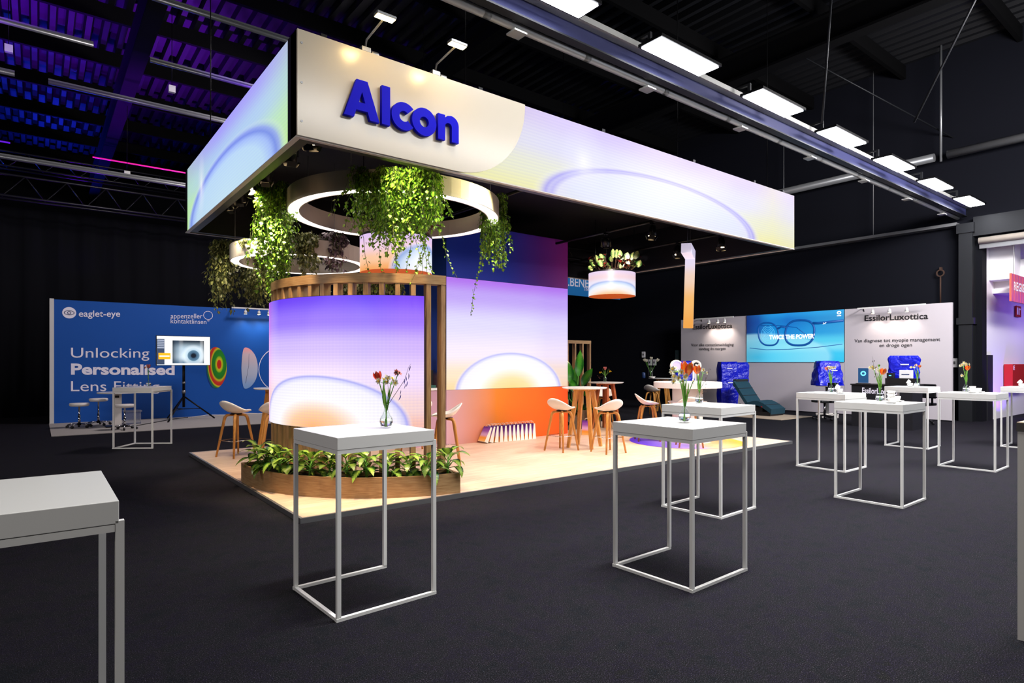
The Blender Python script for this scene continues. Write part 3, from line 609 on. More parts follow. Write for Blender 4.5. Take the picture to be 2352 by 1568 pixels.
obj('side_panel', MB().grid(lambda u, v: (0, TD - u * TD, v * TH), 1, 1), art('print_side', [(0, 'b08aa0'), (.3, 'b896a8'), (.33, '2a50b0'), (.6, '2448b4'), (1, '163484')], emit=0, rough=.35), tw)
# coffee corner beside the tower
cc_ = thing('coffee_counter', 'narrow mauve coffee counter against the left side of the tower', 'counter', (5.5, 10.3, PZ))
obj('body', MB().box(-.3, .3, -.85, .85, 0, 1.0), M('mauve_panel', 'b48a9c', .5), cc_); obj('top', MB().box(-.32, .3, -.87, .87, 1.0, 1.04), 'white_lacquer', cc_)
em = thing('espresso_machine', 'black espresso machine on the coffee counter', 'coffee machine', (5.55, 9.85, PZ + 1.04))
obj('body', MB().box(-.16, .16, -.2, .25, 0, .32), 'black_plastic', em, .01); obj('drip_tray', MB().box(-.14, .14, -.32, -.2, 0, .05), M('tray_green', '2a5a4a', .4), em); obj('spout', MB().cyl((0, -.24, .2), (0, -.24, .14), .02).bx((0, -.22, .23), (.08, .08, .05)), 'chrome', em)
for i, dx in enumerate((-.08, .05)):
    t = thing('paper_cup_stack', ('left', 'right')[i] + ' stack of purple paper cups on the espresso machine', 'cups', (5.55 + dx, 9.78, PZ + 1.36), 0, 'cup stacks on the coffee machine')
    for k in range(6): obj('cup', MB().lathe([(.001, 0), (.03, 0), (.042, .1), (.038, .1)], (0, 0, k * .03), 16), 'purple_cup', t)
fb = thing('menu_board', 'brown board with a white frame behind the coffee machine', 'board', (5.55, 10.2, PZ + 1.04))
obj('frame', MB().box(-.26, .27, 0, .04, 0, .95), 'white_lacquer', fb); obj('board', MB().box(-.23, .23, -.005, 0, .03, .9), M('board_brown', '6a4a34', .6), fb)
# far slat screen and its planting
ss = thing('slat_screen', 'flat oak slat screen at the back right corner of the platform', 'slat screen', (10.35, 11.2, PZ))
obj('rail', MB().box(-.95, .95, -.05, .05, 1.98, 2.06).box(-.95, .95, -.05, .05, 0, .06), 'oak_band', ss)
for k in range(8): obj('slat', MB().bx((-.92 + k * 1.84 / 7, 0, 1.02), (.05, .1, 1.92)), 'oak_slat', ss)
# floor sticker
stk = art('floor_sticker_print', [(0, 'f2a030'), (.35, 'f0b884'), (.6, 'a080d8'), (1, '5a30c8')], emit=0, rough=.45)
sx_, sy_ = 9.72, 7.09
vd = Vector((-.8, .6, 0))
o = MB().lathe([(.001, .004), (1.05, .004)], seg=64); o.u = [[((o.v[i][0] / 1.05 * .5 + .5), ((o.v[i][0] * vd.x + o.v[i][1] * vd.y) / 1.05 * .5 + .5)) for i in f_] for f_ in o.f]
o.box(-.001, .001, -.001, .001, 0, .003); st_ = obj('floor_sticker', o, stk); st_.location = (sx_, sy_, PZ); tag(st_, 'round purple to orange sticker on the platform under the white counter', 'sticker')
# hanging L-shaped light box
lb = thing('hanging_lightbox', 'slim orange and white hanging light box shaped like a bent strip', 'light box', (9.43, 6.82, 2.18))
lbm = art('lightbox_art', [(0, 'f8a848'), (.35, 'fbbd6c'), (.65, 'f6d6c0'), (.85, 'ece0f8'), (1, 'dcd4ff')], emit=.95)
dv = Vector((551, 1397)).normalized(); dwx, dwy = CO * dv.x + SI * dv.y, -SI * dv.x + CO * dv.y; rz = math.atan2(dwx, dwy)
lb.rotation_euler = (0, R(1.6), -rz)
obj('upright', MB().grid(lambda u, v: (-.085 + .17 * u, -.04, 1.42 * v), 1, 1).grid(lambda u, v: (.085, -.04 + .08 * u, 1.42 * v), 1, 1).grid(lambda u, v: (-.085, .04 - .08 * u, 1.42 * v), 1, 1).grid(lambda u, v: (.085 - .17 * u, .04, 1.42 * v), 1, 1), lbm, lb)
obj('arm', MB().box(-.085, .085, -.75, -.041, 1.26, 1.42), M('lightbox_white', 'f0ecf8', .5, emit='dcd4f4', es=.55), lb)
obj('wire', MB().cyl((0, -.1, 1.42), (0, -.1, CZ1 - .12 - 2.18), .008, seg=6).cyl((0, -.55, 1.42), (0, -.55, CZ1 - .12 - 2.18), .008, seg=6), 'black_metal', lb)
# ---------------------------------------------------------------- spotlights inside the canopy
def bar(a, b_, label):
    o = obj('lighting_bar', MB().cyl(a, b_, .025, seg=10), 'black_metal'); tag(o, label, 'bar', 'black lighting bars under the canopy'); return o
bar((2.25, 6.02, 4.08), (2.25, 11.2, 4.08), 'black lighting bar inside the left screen of the canopy'); bar((2.12, 6.1, 4.16), (11.25, 6.1, 4.16), 'long black lighting bar inside the front of the canopy')
bar((8.5, 6.0, 4.02), (8.5, 11.2, 4.02), 'black lighting bar above the tower end'); bar((10.3, 6.0, 4.0), (10.3, 11.2, 4.0), 'black lighting bar near the right end of the canopy'); bar((5.6, 6.0, 4.08), (5.6, 11.2, 4.08), 'black lighting bar left of the tower')
truss(8.7, 11.2, 10.7, 4.02, .3, 'small black truss under the back of the canopy', 'black_metal')
def stage_spot(x, y, z, tgt, e, label, color='ffdcae', ang=50, glow=True):
    t = thing('stage_spotlight', label, 'spotlight', (x, y, z), 0, 'black spotlights under the canopy')
    d = (Vector(tgt) - Vector((x, y, z))).normalized(); q = d.to_track_quat('-Z', 'Y').to_matrix().to_4x4(); m = Matrix.Translation((0, 0, -.2)) @ q
    obj('clamp', MB().box(-.03, .03, -.03, .03, -.05, .03).cyl((0, 0, -.04), (0, 0, -.1), .012, seg=8), 'black_metal', t)
    s = m.to_3x3() @ Vector((1, 0, 0)); c = Vector((0, 0, -.2))
    obj('yoke', MB().tube([c + s * .085, c + s * .085 + Vector((0, 0, .09)), Vector((0, 0, -.1)), c - s * .085 + Vector((0, 0, .09)), c - s * .085], .008, 6), 'black_metal', t)
    obj('body', MB().lathe([(.001, .13), (.05, .13), (.07, .04), (.075, -.06), (.068, -.06)], seg=18).move(m), 'black_metal', t)
    obj('lens', MB().disc((0, 0), .062, -.052, -.048, 18).move(m), 'warm_lens' if glow else 'chrome', t)
    bd = MB()
    for k in range(4):
        a = k * PI / 2; bd.bx(None, (.1, .004, .07), M4=m @ Matrix.Rotation(a, 4, 'Z') @ Matrix.Translation((0, .088, -.088)) @ Matrix.Rotation(-.5, 4, 'X'))
    obj('barn_door', bd, 'black_metal', t)
    if e: lamp('spot_lamp', 'SPOT', m @ Vector((0, 0, -.075)), e * SPOT, color, parent=t, spot_size=R(ang), spot_blend=.5, shadow_soft_size=.05).rotation_euler = q.to_euler()
    return t
SPOTS = [
    ((2.25, 6.3, 4.08), (2.75, 6.9, .2), 620, 'inside the front left corner of the canopy', 'ffe0b4', 40),
    ((2.25, 6.95, 4.08), (2.3, 8.1, .2), 420, 'second along the left screen', 'ffe0b4', 40),
    ((2.25, 7.9, 4.08), (2.7, 10.0, .0), 260, 'third along the left screen', 'ffeed8', 60),
    ((2.25, 9.6, 4.08), (3.3, 10.2, 2.7), 420, 'farthest along the left screen, above the small ring', 'ffe8b8', 50),
    ((3.2, 6.1, 4.16), (3.2, 6.3, .1), 480, 'first along the front bar, above the planter', 'ffe0b4', 40),
    ((4.3, 6.1, 4.16), (4.4, 6.2, .1), 340, 'second along the front bar, above the right end of the planter', 'ffe6c4', 46),
    ((5.6, 7.6, 4.08), (5.4, 7.4, .1), 330, 'left of the tower', 'fff0e4', 75),
    ((6.6, 6.1, 4.16), (6.7, 7.6, .1), 380, 'above the row of gift bags', 'fff0e6', 75),
    ((8.5, 6.9, 4.02), (8.2, 7.2, .1), 360, 'above the wooden bar stools', 'fff0e2', 75),
    ((8.5, 8.0, 4.02), (9.97, 9.2, 3.68), 420, 'right of the top of the tower', 'fff0e2', 44),
    ((9.2, 10.52, 4.0), (10.0, 10.4, 1.0), 200, 'above the slat screen planting', 'ffe0b8', 60),
    ((10.3, 9.0, 4.0), (9.9, 8.9, 3.5), 60, 'right beside the hanging drum planter', 'ffe2b0', 70),
    ((10.3, 7.7, 4.0), (9.7, 7.1, .2), 380, 'left of the two at the right end', 'fff0e6', 75),
    ((10.3, 6.7, 4.0), (10.3, 6.6, .1), 300, 'rightmost under the canopy', 'fff0e6', 75),
    ((2.9, 6.1, 4.16), (3.9, 6.45, 3.55), 110, 'between the corner and the planter light, lighting the ring', 'fff0c0', 80),
    ((5.4, 6.1, 4.16), (4.3, 6.45, 3.5), 230, 'behind the sign, lighting the hanging ivy', 'fff0b0', 70),
    ((2.25, 9.1, 4.08), (2.6, 9.9, 2.9), 200, 'fourth along the left screen, lighting grey foliage', 'fff0d0', 75),
    ((2.25, 8.6, 4.08), (2.6, 7.8, 3.0), 150, 'aimed at the left trailing ivy', 'fff0b0', 70)]
for p, g, e, l, c, a in SPOTS: stage_spot(*p, g, e, 'black stage spotlight ' + l, c, a)

# ---------------------------------------------------------------- trailing ivy
def foliage(name, label, cat, loc, spread, n, lmin, lmax, mat, seed, size=.046, dens=.035, top=.18, drift=.25, long_=0, cluster='ivy', axis=(1, 0), group=None):
    """strands that spill over the ring and hang; spread = half width along axis"""
    rr = random.Random(seed); t = thing(name, label, cat, loc, 0, group); vb = MB(); lb_ = MB(); ax = Vector((axis[0], axis[1], 0)).normalized(); ay = Vector((-ax.y, ax.x, 0))
    prof = (.25, 1, .95, .5, 0) if cluster == 'ivy' else (.2, .85, 1, .75, .1)
    for k in range(n):
        a = rr.uniform(-1, 1); L_ = rr.uniform(lmin, lmax) * (1 - .35 * abs(a)); sd = rr.choice((-1, 1))
        if k < long_: L_ = lmax * rr.uniform(1.25, 1.5)
        p = ax * a * spread * .8 + ay * rr.uniform(-.06, .06); pts = [p + Vector((0, 0, -.02))]; h = rr.uniform(.3, 1) * top
        p = p + Vector((0, 0, h)) + ay * sd * .05; pts.append(p.copy())
        p = p + ay * sd * rr.uniform(.06, .14) + ax * rr.uniform(-.05, .05) + Vector((0, 0, -.05)); pts.append(p.copy())
        vel = Vector((0, 0, -1)); s = 0
        while s < L_:
            st = .06; s += st; vel = (vel + Vector((rr.uniform(-drift, drift), rr.uniform(-drift, drift), -.25))).normalized(); p = p + vel * st; pts.append(p.copy())
        vb.tube(pts, .0028, 4, caps=False)
        for i in range(1, len(pts)):
            seg = pts[i] - pts[i - 1]; m_ = max(1, int(seg.length / dens + rr.random()))
            for j in range(m_):
                b0 = pts[i - 1] + seg * (j / m_); q = rr.uniform(0, 2 * PI); out = Vector((math.cos(q), math.sin(q), rr.uniform(-.9, .25)))
                sz = size * rr.uniform(.6, 1.25) * (.75 if (k < long_ and i > len(pts) * .6) else 1)
                b1 = b0 + out * sz * .5; lb_.leaf(b1, out + Vector((0, 0, -.5)), (out.x * .3, out.y * .3, 1), sz, sz * (.95 if cluster == 'ivy' else .8), rr.uniform(.1, .6), prof, rr.uniform(-.1, .25))
    obj('vine', vb, 'vine', t); obj('foliage', lb_, mat, t); return t
def ringpt(c, r, deg): return (c[0] + r * math.cos(R(deg)), c[1] + r * math.sin(R(deg)))
def tang(deg): return (-math.sin(R(deg)), math.cos(R(deg)))
def fol_px(name, label, cat, px, ytop, Z, **k):
    X = _xz(px) * Z; z = 1.55 + (832 - ytop) * Z / 1397
    return foliage(name, label, cat, (CO * X + SI * Z, -SI * X + CO * Z, z), axis=(CO, -SI), **k)
fol_px('trailing_ivy', 'bright green ivy trailing from the left side of the large ring', 'ivy', 634, 445, 8.3, spread=.2, n=95, lmin=.7, lmax=1.75, mat='ivy_leaf', seed=1, dens=.03, drift=.16, group='green ivy on the large ring')
fol_px('trailing_ivy', 'widest bright green ivy spilling over the front of the large ring', 'ivy', 915, 425, 7.3, spread=.6, n=240, lmin=.25, lmax=.95, mat='ivy_leaf', seed=2, long_=12, top=.24, dens=.03, drift=.32, group='green ivy on the large ring')
fol_px('trailing_ivy', 'slim green ivy hanging from the right side of the large ring', 'ivy', 1133, 470, 9.0, spread=.19, n=70, lmin=.4, lmax=1.15, mat='ivy_leaf', seed=3, long_=1, dens=.032, drift=.17, group='green ivy on the large ring')
fol_px('trailing_foliage', 'grey-green trailing plant at the far left of the small ring', 'plant', 517, 575, 9.9, spread=.17, n=60, lmin=.5, lmax=1.15, mat='grey_leaf', seed=4, size=.06, cluster='round', drift=.15, group='grey trailing plants on the small ring', dens=.05)
fol_px('trailing_foliage', 'grey-green trailing plant hanging low behind the bright ivy', 'plant', 590, 610, 10.6, spread=.32, n=90, lmin=.35, lmax=.85, mat='grey_leaf', seed=5, size=.06, cluster='round', drift=.18, group='grey trailing plants on the small ring', dens=.05)
fol_px('trailing_foliage', 'grey-green bushy plant on the front of the small ring', 'plant', 706, 560, 9.2, spread=.17, n=90, lmin=.15, lmax=.55, mat='grey_leaf', seed=6, size=.06, cluster='round', drift=.15, group='grey trailing plants on the small ring', dens=.05)
fol_px('trailing_foliage', 'dull mauve bushy plant on the right of the small ring', 'plant', 765, 560, 9.5, spread=.22, n=90, lmin=.15, lmax=.5, mat='mauve_leaf', seed=7, size=.065, cluster='round', drift=.15, group='grey trailing plants on the small ring', dens=.05)
fol_px('trailing_foliage', 'pale green trailing plant seen through the top of the slat wall', 'plant', 850, 655, 11.0, spread=.75, n=110, lmin=.2, lmax=.45, mat='grey_leaf', seed=8, size=.06, cluster='round', drift=.2, group='grey trailing plants on the small ring', dens=.055)
fol_px('small_foliage', 'small low green plant on the left edge of the small ring', 'plant', 575, 557, 9.2, spread=.14, n=14, lmin=.03, lmax=.06, mat='grey_leaf', seed=9, size=.06, cluster='round', top=.06)

# ---------------------------------------------------------------- prayer plants on the drums
def calathea(x, y, z, rad, n, seed, label, greens=.35, hh=(.12, .38), ml='calathea_leaf'):
    rr = random.Random(seed); t = thing('prayer_plant', label, 'plant', (x, y, z), 0, 'prayer plants on the hanging drums'); st = MB(); lg = MB(); lr = MB()
    for k in range(n):
        q = rr.uniform(0, 2 * PI); r0 = rad * math.sqrt(rr.random()) * .8; h = rr.uniform(*hh); o = rad * rr.uniform(.1, .5)
        b0 = Vector((r0 * math.cos(q), r0 * math.sin(q), -.01)); d = Vector((math.cos(q) * o, math.sin(q) * o, h)); tip = b0 + d
        st.tube([b0, b0 + d * .5 + Vector((0, 0, .02)), tip], .005, 5, caps=False)
        gr = rr.random() < greens
        if gr: lg.leaf(tip - Vector((0, 0, .05)), (math.cos(q) * .35, math.sin(q) * .35, .9), (-SI * .8, -CO * .8, .5), rr.uniform(.15, .2), rr.uniform(.11, .145), rr.uniform(.1, .6), (.2, .8, 1, .95, .65, .1), .12)
        else: lr.leaf(tip, (math.cos(q), math.sin(q), rr.uniform(-.1, .7)), (0, 0, 1), rr.uniform(.12, .18), rr.uniform(.08, .12), rr.uniform(.2, .8), (.1, .7, 1, .95, .65, .1), .15)
    obj('stem', st, 'brown_twig', t); obj('foliage', lg, ml, t, label='pale green veined leaves'); obj('red_foliage', lr, 'red_leaf', t, label='dark red leaves'); return t
calathea(9.97, 9.2, 3.5, .46, 70, 3, 'red and pale green leafy plant growing on the right drum planter', .4)
calathea(CC.x, CC.y, 3.32, .46, 60, 4, 'dark red leafy plant on the drum inside the large ring', .12)
# ---------------------------------------------------------------- white bar tables
TH_ = 1.10
def bar_table():
    t = thing('bar_table', '', 'table', group='white cube bar tables'); a = .3375; g = .0125
    s = MB().box(-.35, .335, -.35, .35, 1.025, TH_); obj('tabletop', s, 'white_lacquer', t, .002)
    r = MB().box(-.349, .324, -.349, -.325, 1.0, 1.0235).box(-.349, .324, .325, .349, 1.0, 1.0235).box(-.349, -.325, -.325, .325, 1.0, 1.0235).box(.3, .324, -.325, .325, 1.0, 1.0235)
    obj('top_rail', r, 'white_steel', t)
    for sx in (-1, 1):
        for sy in (-1, 1): obj('leg', MB().box(sx * a - g, sx * a + g, sy * a - g, sy * a + g, .02, 1.0 if sx < 0 else 1.034), 'white_steel', t)
    obj('base_rail', MB().box(-.355, .35, -.352, -.327, 0, .02).box(-.355, .35, .327, .352, 0, .02).box(-.352, -.327, -.327, .327, 0, .02), 'white_steel', t)
    return t
BT = [(1.744, 3.861, 2.4, 'nearest white cube bar table in front of the curved planter'), (3.811, 2.834, 1.5, 'large white cube bar table right of centre in the foreground'),
      (5.657, 3.833, 3, 'white cube bar table just behind the large right foreground one'), (7.566, 2.885, 1, 'white cube bar table with stacked cups at the front of the right group'),
      (9.303, 4.209, 0, 'white cube bar table at the left of the right group'), (12.825, 4.335, 2, 'farthest white cube bar table in front of the dark reception desk'),
      (10.99, 2.917, 1, 'white cube bar table before the dark column'), (14.34, 2.95, 0, 'white cube bar table cut by the right edge of the photo'),
      (-.125, 2.70, 0, 'white cube bar table cut by the lower left corner'), (1.548, 13.077, -35, 'small looking white cube bar table before the blue wall')]
bt0 = bar_table()
for i, (x, y, a, l) in enumerate(BT):
    if i == 0: bt0.location = (x, y, 0); bt0.rotation_euler.z = R(a); bt0['label'] = l
    else: dup(bt0, (x, y, 0), R(a), l)

TC = {'near': 0, 'front': 1, 'second': 2, 'cups': 3, 'left': 4, 'far': 5, 'column': 6, 'edge': 7, 'blue': 9}
def on_table(key, px, e=.5):
    "a place on that table top: the line of sight px crosses it; e says how far across"
    cx, cy = BT[TC[key]][:2]; h = .31 if key != 'blue' else .2; k = _xz(px); dx, dy = k * CO + SI, CO - k * SI; lo, hi = 0, 1e9
    for c, d in ((cx, dx), (cy, dy)):
        a, b_ = sorted(((c - h) / d, (c + h) / d)); lo, hi = max(lo, a), min(hi, b_)
    if lo > hi: lo = hi = (lo + hi) / 2
    t_ = lo + (hi - lo) * e; return (dx * t_, dy * t_)
# ---------------------------------------------------------------- vases and flowers
def vase():
    t = thing('glass_vase', '', 'vase', group='bulb vases on the bar tables')
    prof = [(.001, .0), (.026, .0), (.04, .012), (.0465, .04), (.042, .068), (.026, .092), (.0165, .115), (.0145, .145), (.02, .163), (.018, .163), (.0125, .145), (.0143, .115), (.0235, .09), (.039, .066), (.043, .04), (.036, .015), (.001, .006)]
    obj('bowl', MB().lathe(prof, seg=28), 'glass', t)
    obj('water', MB().lathe([(.001, .0065), (.0358, .0155), (.0428, .04), (.0388, .0655), (.001, .0655)], seg=28), 'water', t); return t
V0 = vase(); vfirst = [True]
def put_vase(x, y, z, label):
    if vfirst[0]: V0.location = (x, y, z); V0['label'] = label; vfirst[0] = False
    else: dup(V0, (x, y, z), 0, label)
def stem_path(base, tip, n=5, sag=.0):
    b, p = Vector(base), Vector(tip); neck = Vector((b.x + (p.x - b.x) * .06, b.y + (p.y - b.y) * .06, b.z + .15)); low = Vector((b.x - (p.x - b.x) * .06, b.y - (p.y - b.y) * .06, b.z + .02))
    return [low, neck, neck.lerp(p, .5) + Vector((0, 0, sag)), p]
def tulip(base, tip, mat, label, leaf=True, group=None, sz=1.0):
    t = thing('tulip', label, 'flower', base, 0, group); tip = Vector(tip) - Vector(base); pts = stem_path((0, 0, 0), tip)
    obj('stem', MB().tube(pts, .0035, 6), 'stem_green', t); b = MB(); d = (pts[-1] - pts[-2]).normalized()
    ax = d.orthogonal().normalized(); ay = d.cross(ax); hgt = .058 * sz; rd = .027 * sz
    for k in range(6):
        q0 = k * PI / 3 + .2; rr = rd * (1 if k % 2 else .88)
        def pf(u, v, q0=q0, rr=rr):
            q = q0 + (u - .5) * 1.5 * max(.02, 1 - v ** 4); r_ = rr * (.15 + .95 * math.sin(min(PI * .62, .15 + v * 2.0)) ** .8) * (1 - .12 * v)
            return tip + (ax * math.cos(q) + ay * math.sin(q)) * r_ + d * (hgt * v * (1.05 - .18 * abs(u - .5)))
        b.grid(pf, 4, 6)
    obj('bloom', b, mat, t)
    if leaf:
        l = MB(); q = rnd.uniform(0, 6); l.leaf(pts[1] * .9, tip * .6 + Vector((math.cos(q) * .05, math.sin(q) * .05, .04)), (math.cos(q), math.sin(q), 0), .2, .028, .35, (.5, .9, 1, .8, .5, 0), .3); obj('leaf', l, 'tulip_leaf', t)
    return t
def narcissus(base, tip, label, n=5, mat='narcissus_white', eye='bloom_yellow', group=None, leaf=True, spread=.03):
    t = thing('narcissus', label, 'flower', base, 0, group); tip = Vector(tip) - Vector(base); pts = stem_path((0, 0, 0), tip); s = MB().tube(pts, .003, 6); b = MB(); e = MB()
    for k in range(n):
        q = k * 2.4 + rnd.random(); c = tip + Vector((math.cos(q) * spread, math.sin(q) * spread, rnd.uniform(-.6, .7) * spread)); s.tube([pts[-1] - Vector((0, 0, .02)), c], .0018, 5, caps=False)
        f_ = (Vector((math.cos(q), math.sin(q), .2)) + Vector((-.5, -.75, 0)) * 1.2).normalized(); u_ = f_.orthogonal().normalized(); w_ = f_.cross(u_)
        for j in range(6):
            a = j * PI / 3; b.leaf(c, u_ * math.cos(a) + w_ * math.sin(a) + f_ * .15, f_, .026, .019, -.1, (.4, .9, 1, .6, 0), .1)
        e.cyl(c, c + f_ * .008, .004, .007, 8)
    obj('stem', s, 'stem_green', t); obj('bloom', b, mat, t); obj('crown', e, eye, t)
    if leaf: l = MB(); l.leaf(pts[1] * .8, tip * .7 + Vector((.02, -.01, .05)), (1, 0, 0), .2, .016, .15, (.8, 1, 1, .8, .4, 0), .3); obj('leaf', l, 'tulip_leaf', t)
    return t
def twig(base, tip, label, mat='brown_twig', n=7, bud=.03, group=None):
    t = thing('twig', label, 'twig', base, 0, group); tip = Vector(tip) - Vector(base); p = stem_path((0, 0, 0), tip * .75); p = p + [tip * .75 + (tip * .25) * .6 + Vector((0, 0, .02)), tip]
    obj('stem', MB().tube(p, [.002, .002, .0018, .0015, .001, .0006], 5), 'brown_twig', t); b = MB()
    for k in range(n):
        e = .55 + .45 * k / n; c = tip * e + Vector((rnd.uniform(-.02, .02), rnd.uniform(-.02, .02), rnd.uniform(-.02, .03))); b.leaf(c, (rnd.uniform(-.5, .5), rnd.uniform(-.5, .5), -1), (1, 0, 0), bud, bud * .28, .2, (.2, .9, 1, .6, 0), .2)
    obj('bud', b, mat, t); return t
def pt(px, py, vx, vy, vz, ref):
    "a flower head seen at px,py, at the depth of its vase"
    Z = SI * vx + CO * vy + ref; X = _xz(px) * Z; return (CO * X + SI * Z, -SI * X + CO * Z, 1.55 + (832 - py) * Z / 1397)
VW = {'near': ('the nearest bar table', 887, 985), 'front': ('the right foreground bar table', 1572, 968), 'second': ('the second right bar table', 1606, 923), 'cups': ('the front table of the right group', 2021, 921),
      'left': ('the left table of the right group', 1909, 898), 'far': ('the farthest table of the right group', 2107, 881), 'column': ('the bar table before the dark column', 2219, 898), 'blue': ('the small left bar table', 341, 886)}
VP = {}
for k, (l, px, py) in VW.items():
    x, y = on_table(k, px, {'near': .45, 'second': .55, 'far': .85, 'column': .6, 'left': .5}.get(k, .5)); VP[k] = (x, y, TH_ + .0005); put_vase(x, y, TH_ + .0005, 'clear bulb shaped glass vase on ' + l)
def fl(kind, key, px, py, lab, ref=0, **k):
    b = VP[key]; p = pt(px, py, *b, ref); l = lab + ' in the vase on ' + VW[key][0]; g = dict(k); g.setdefault('group', 'cut flowers on the bar tables')
    if kind == 't': return tulip(b, p, g.pop('mat', 'tulip_orange'), l, **g)
    if kind == 'n': return narcissus(b, p, l, **g)
    return twig(b, p, l, **g)
fl('t', 'near', 870, 873, 'red tulip', .02, mat='tulip_red', sz=1.1); fl('n', 'near', 880, 873, 'left cluster of white narcissi', -.02, n=4); fl('n', 'near', 899, 876, 'right cluster of white narcissi', -.01, n=4); fl('n', 'near', 915, 855, 'drooping brown and white narcissus', n=2, mat='bloom_pink', eye='brown_twig', spread=.012); fl('w', 'near', 944, 835, 'arching twig with blue drooping buds', .0, mat='bud_blue', n=8, bud=.045)
fl('t', 'front', 1577, 862, 'large orange tulip', -.02, sz=1.75); fl('n', 'front', 1558, 848, 'upper cluster of white narcissi', n=9, spread=.05); fl('n', 'front', 1562, 872, 'lower cluster of white narcissi', -.03, n=8, spread=.045); fl('n', 'front', 1578, 847, 'yellow narcissus', .02, mat='bloom_yellow', n=2, spread=.015); fl('t', 'front', 1570, 845, 'pink bloom', .04, mat='bloom_pink', leaf=True, sz=.7); fl('n', 'front', 1592, 875, 'grassy stem with one narcissus', .0, n=1, spread=.005)
fl('t', 'second', 1602, 858, 'orange tulip', sz=1.6); fl('n', 'second', 1615, 853, 'white narcissus cluster', n=5, spread=.04); fl('w', 'second', 1630, 845, 'thin dark twig', n=5, bud=.02); fl('w', 'second', 1622, 890, 'short drooping twig', n=3, bud=.03)
fl('t', 'cups', 2027, 860, 'orange tulip', sz=1.3); fl('n', 'cups', 2006, 846, 'left cluster of white narcissi', n=5); fl('n', 'cups', 2025, 851, 'right cluster of white narcissi', .05, n=4); fl('w', 'cups', 2003, 818, 'tall thin dark twig', n=8, bud=.025); fl('t', 'cups', 2019, 842, 'tall green leaf stem', .03, mat='tulip_leaf', sz=.5)
fl('t', 'left', 1900, 850, 'pink and orange tulip', mat='bloom_pink'); fl('n', 'left', 1905, 845, 'left cluster of white narcissi', n=5); fl('n', 'left', 1913, 844, 'right cluster of white narcissi', .04, n=5); fl('w', 'left', 1922, 862, 'drooping green twig', mat='tulip_leaf', n=4)
fl('t', 'far', 2112, 844, 'small orange tulip', sz=.9); fl('n', 'far', 2098, 841, 'cream narcissus cluster', n=5, spread=.045); fl('n', 'far', 2106, 840, 'pinkish narcissus cluster', .04, n=3, mat='bloom_pink'); fl('w', 'far', 2108, 828, 'thin dark twig', n=4, bud=.025)
fl('t', 'column', 2222, 850, 'orange tulip', sz=1.3); fl('n', 'column', 2212, 839, 'left cluster of white narcissi', n=4); fl('n', 'column', 2220, 835, 'upper cluster of white narcissi', .04, n=4); fl('n', 'column', 2212, 861, 'low cluster of white narcissi', n=3, spread=.02); fl('w', 'column', 2210, 826, 'tall dark twig', n=5, bud=.03)
fl('t', 'blue', 341, 845, 'tall pink and orange tulip', mat='bloom_pink', sz=1.3); fl('n', 'blue', 338, 842, 'small orange bloom stem', .03, n=2, mat='tulip_orange')

# ---------------------------------------------------------------- cups
def cup():
    t = thing('coffee_cup', '', 'cup', group='white cups on the bar tables')
    obj('bowl', MB().lathe([(.001, .0), (.022, .0), (.026, .006), (.036, .03), (.04, .058), (.037, .058), (.033, .03), (.02, .008), (.001, .006)], seg=22), 'ceramic', t)
    obj('handle', MB().tube([(.036, 0, .048), (.056, 0, .046), (.058, 0, .026), (.033, 0, .018)], .004, 6), 'ceramic', t); return t
def saucer(): return obj('saucer', MB().lathe([(.001, 0), (.035, 0), (.072, .012), (.072, .015), (.034, .004), (.001, .004)], seg=28), 'ceramic')
C0, S0 = cup(), saucer(); cf = [True]; sf = [True]
def put_cup(x, y, z, label, rz=0, tilt=None):
    if cf[0]: o = C0; cf[0] = False; o['label'] = label; o.location = (x, y, z); o.rotation_euler.z = rz
    else: o = dup(C0, (x, y, z), rz, label)
    if tilt: o.rotation_euler = (tilt, .2, rz)
def put_saucer(x, y, z, label):
    global S0
    if sf[0]: o = S0; sf[0] = False
    else: o = S0.copy(); col.objects.link(o)
    o.location = (x, y, z); tag(o, label, 'saucer', 'white saucers on the bar tables')
def cup_set(key, px, e, where, lst):
    x, y = on_table(key, px, e); z = TH_ + .0005
    put_saucer(x, y, z, 'white saucer under the cups on ' + where); z += .0045
    for i, (dx, dy, dz, l, tl) in enumerate(lst): put_cup(x + dx, y + dy, z + dz, l + ' on ' + where, .8 * i + 2.5, tl)
cup_set('cups', 2047, .3, 'the front table of the right group', [(0, 0, 0, 'lower white cup of the tall stack', None), (.0, .0, .036, 'middle white cup of the tall stack', None), (0, 0, .072, 'top white cup of the tall stack', None)])
x, y = on_table('cups', 2060, .8); put_saucer(x, y, TH_ + .0005, 'second white saucer beside the tall cup stack on the front table'); put_cup(x, y, TH_ + .005, 'single white cup beside the tall cup stack on the front table', .4)
cup_set('left', 1929, .45, 'the left table of the right group', [(0, 0, 0, 'upright white cup', None), (-.005, 0, .066, 'tilted upper white cup', 1.1)])
cup_set('far', 2091, .5, 'the farthest table of the right group', [(0, 0, 0, 'lower left white cup', None), (0, 0, .066, 'tilted upper white cup', 1.0)])
x, y = on_table('far', 2104, .2); put_saucer(x, y, TH_ + .0005, 'right white saucer on the farthest table of the right group'); put_cup(x, y, TH_ + .005, 'right hand white cup on the farthest table of the right group', 1)
cup_set('column', 2234, .3, 'the bar table before the dark column', [(0, 0, 0, 'lower white cup', None), (0, 0, .034, 'upper white cup', None)])
x, y = on_table('column', 2248, .75); put_saucer(x, y, TH_ + .0005, 'right white saucer on the bar table before the dark column'); put_cup(x, y, TH_ + .005, 'right hand white cup on the bar table before the dark column', 2)
cup_set('edge', 2347, .4, 'the bar table at the right edge of the photo', [(0, 0, 0, 'lower white cup', None), (.0, 0, .066, 'tilted upper white cup', .9)])

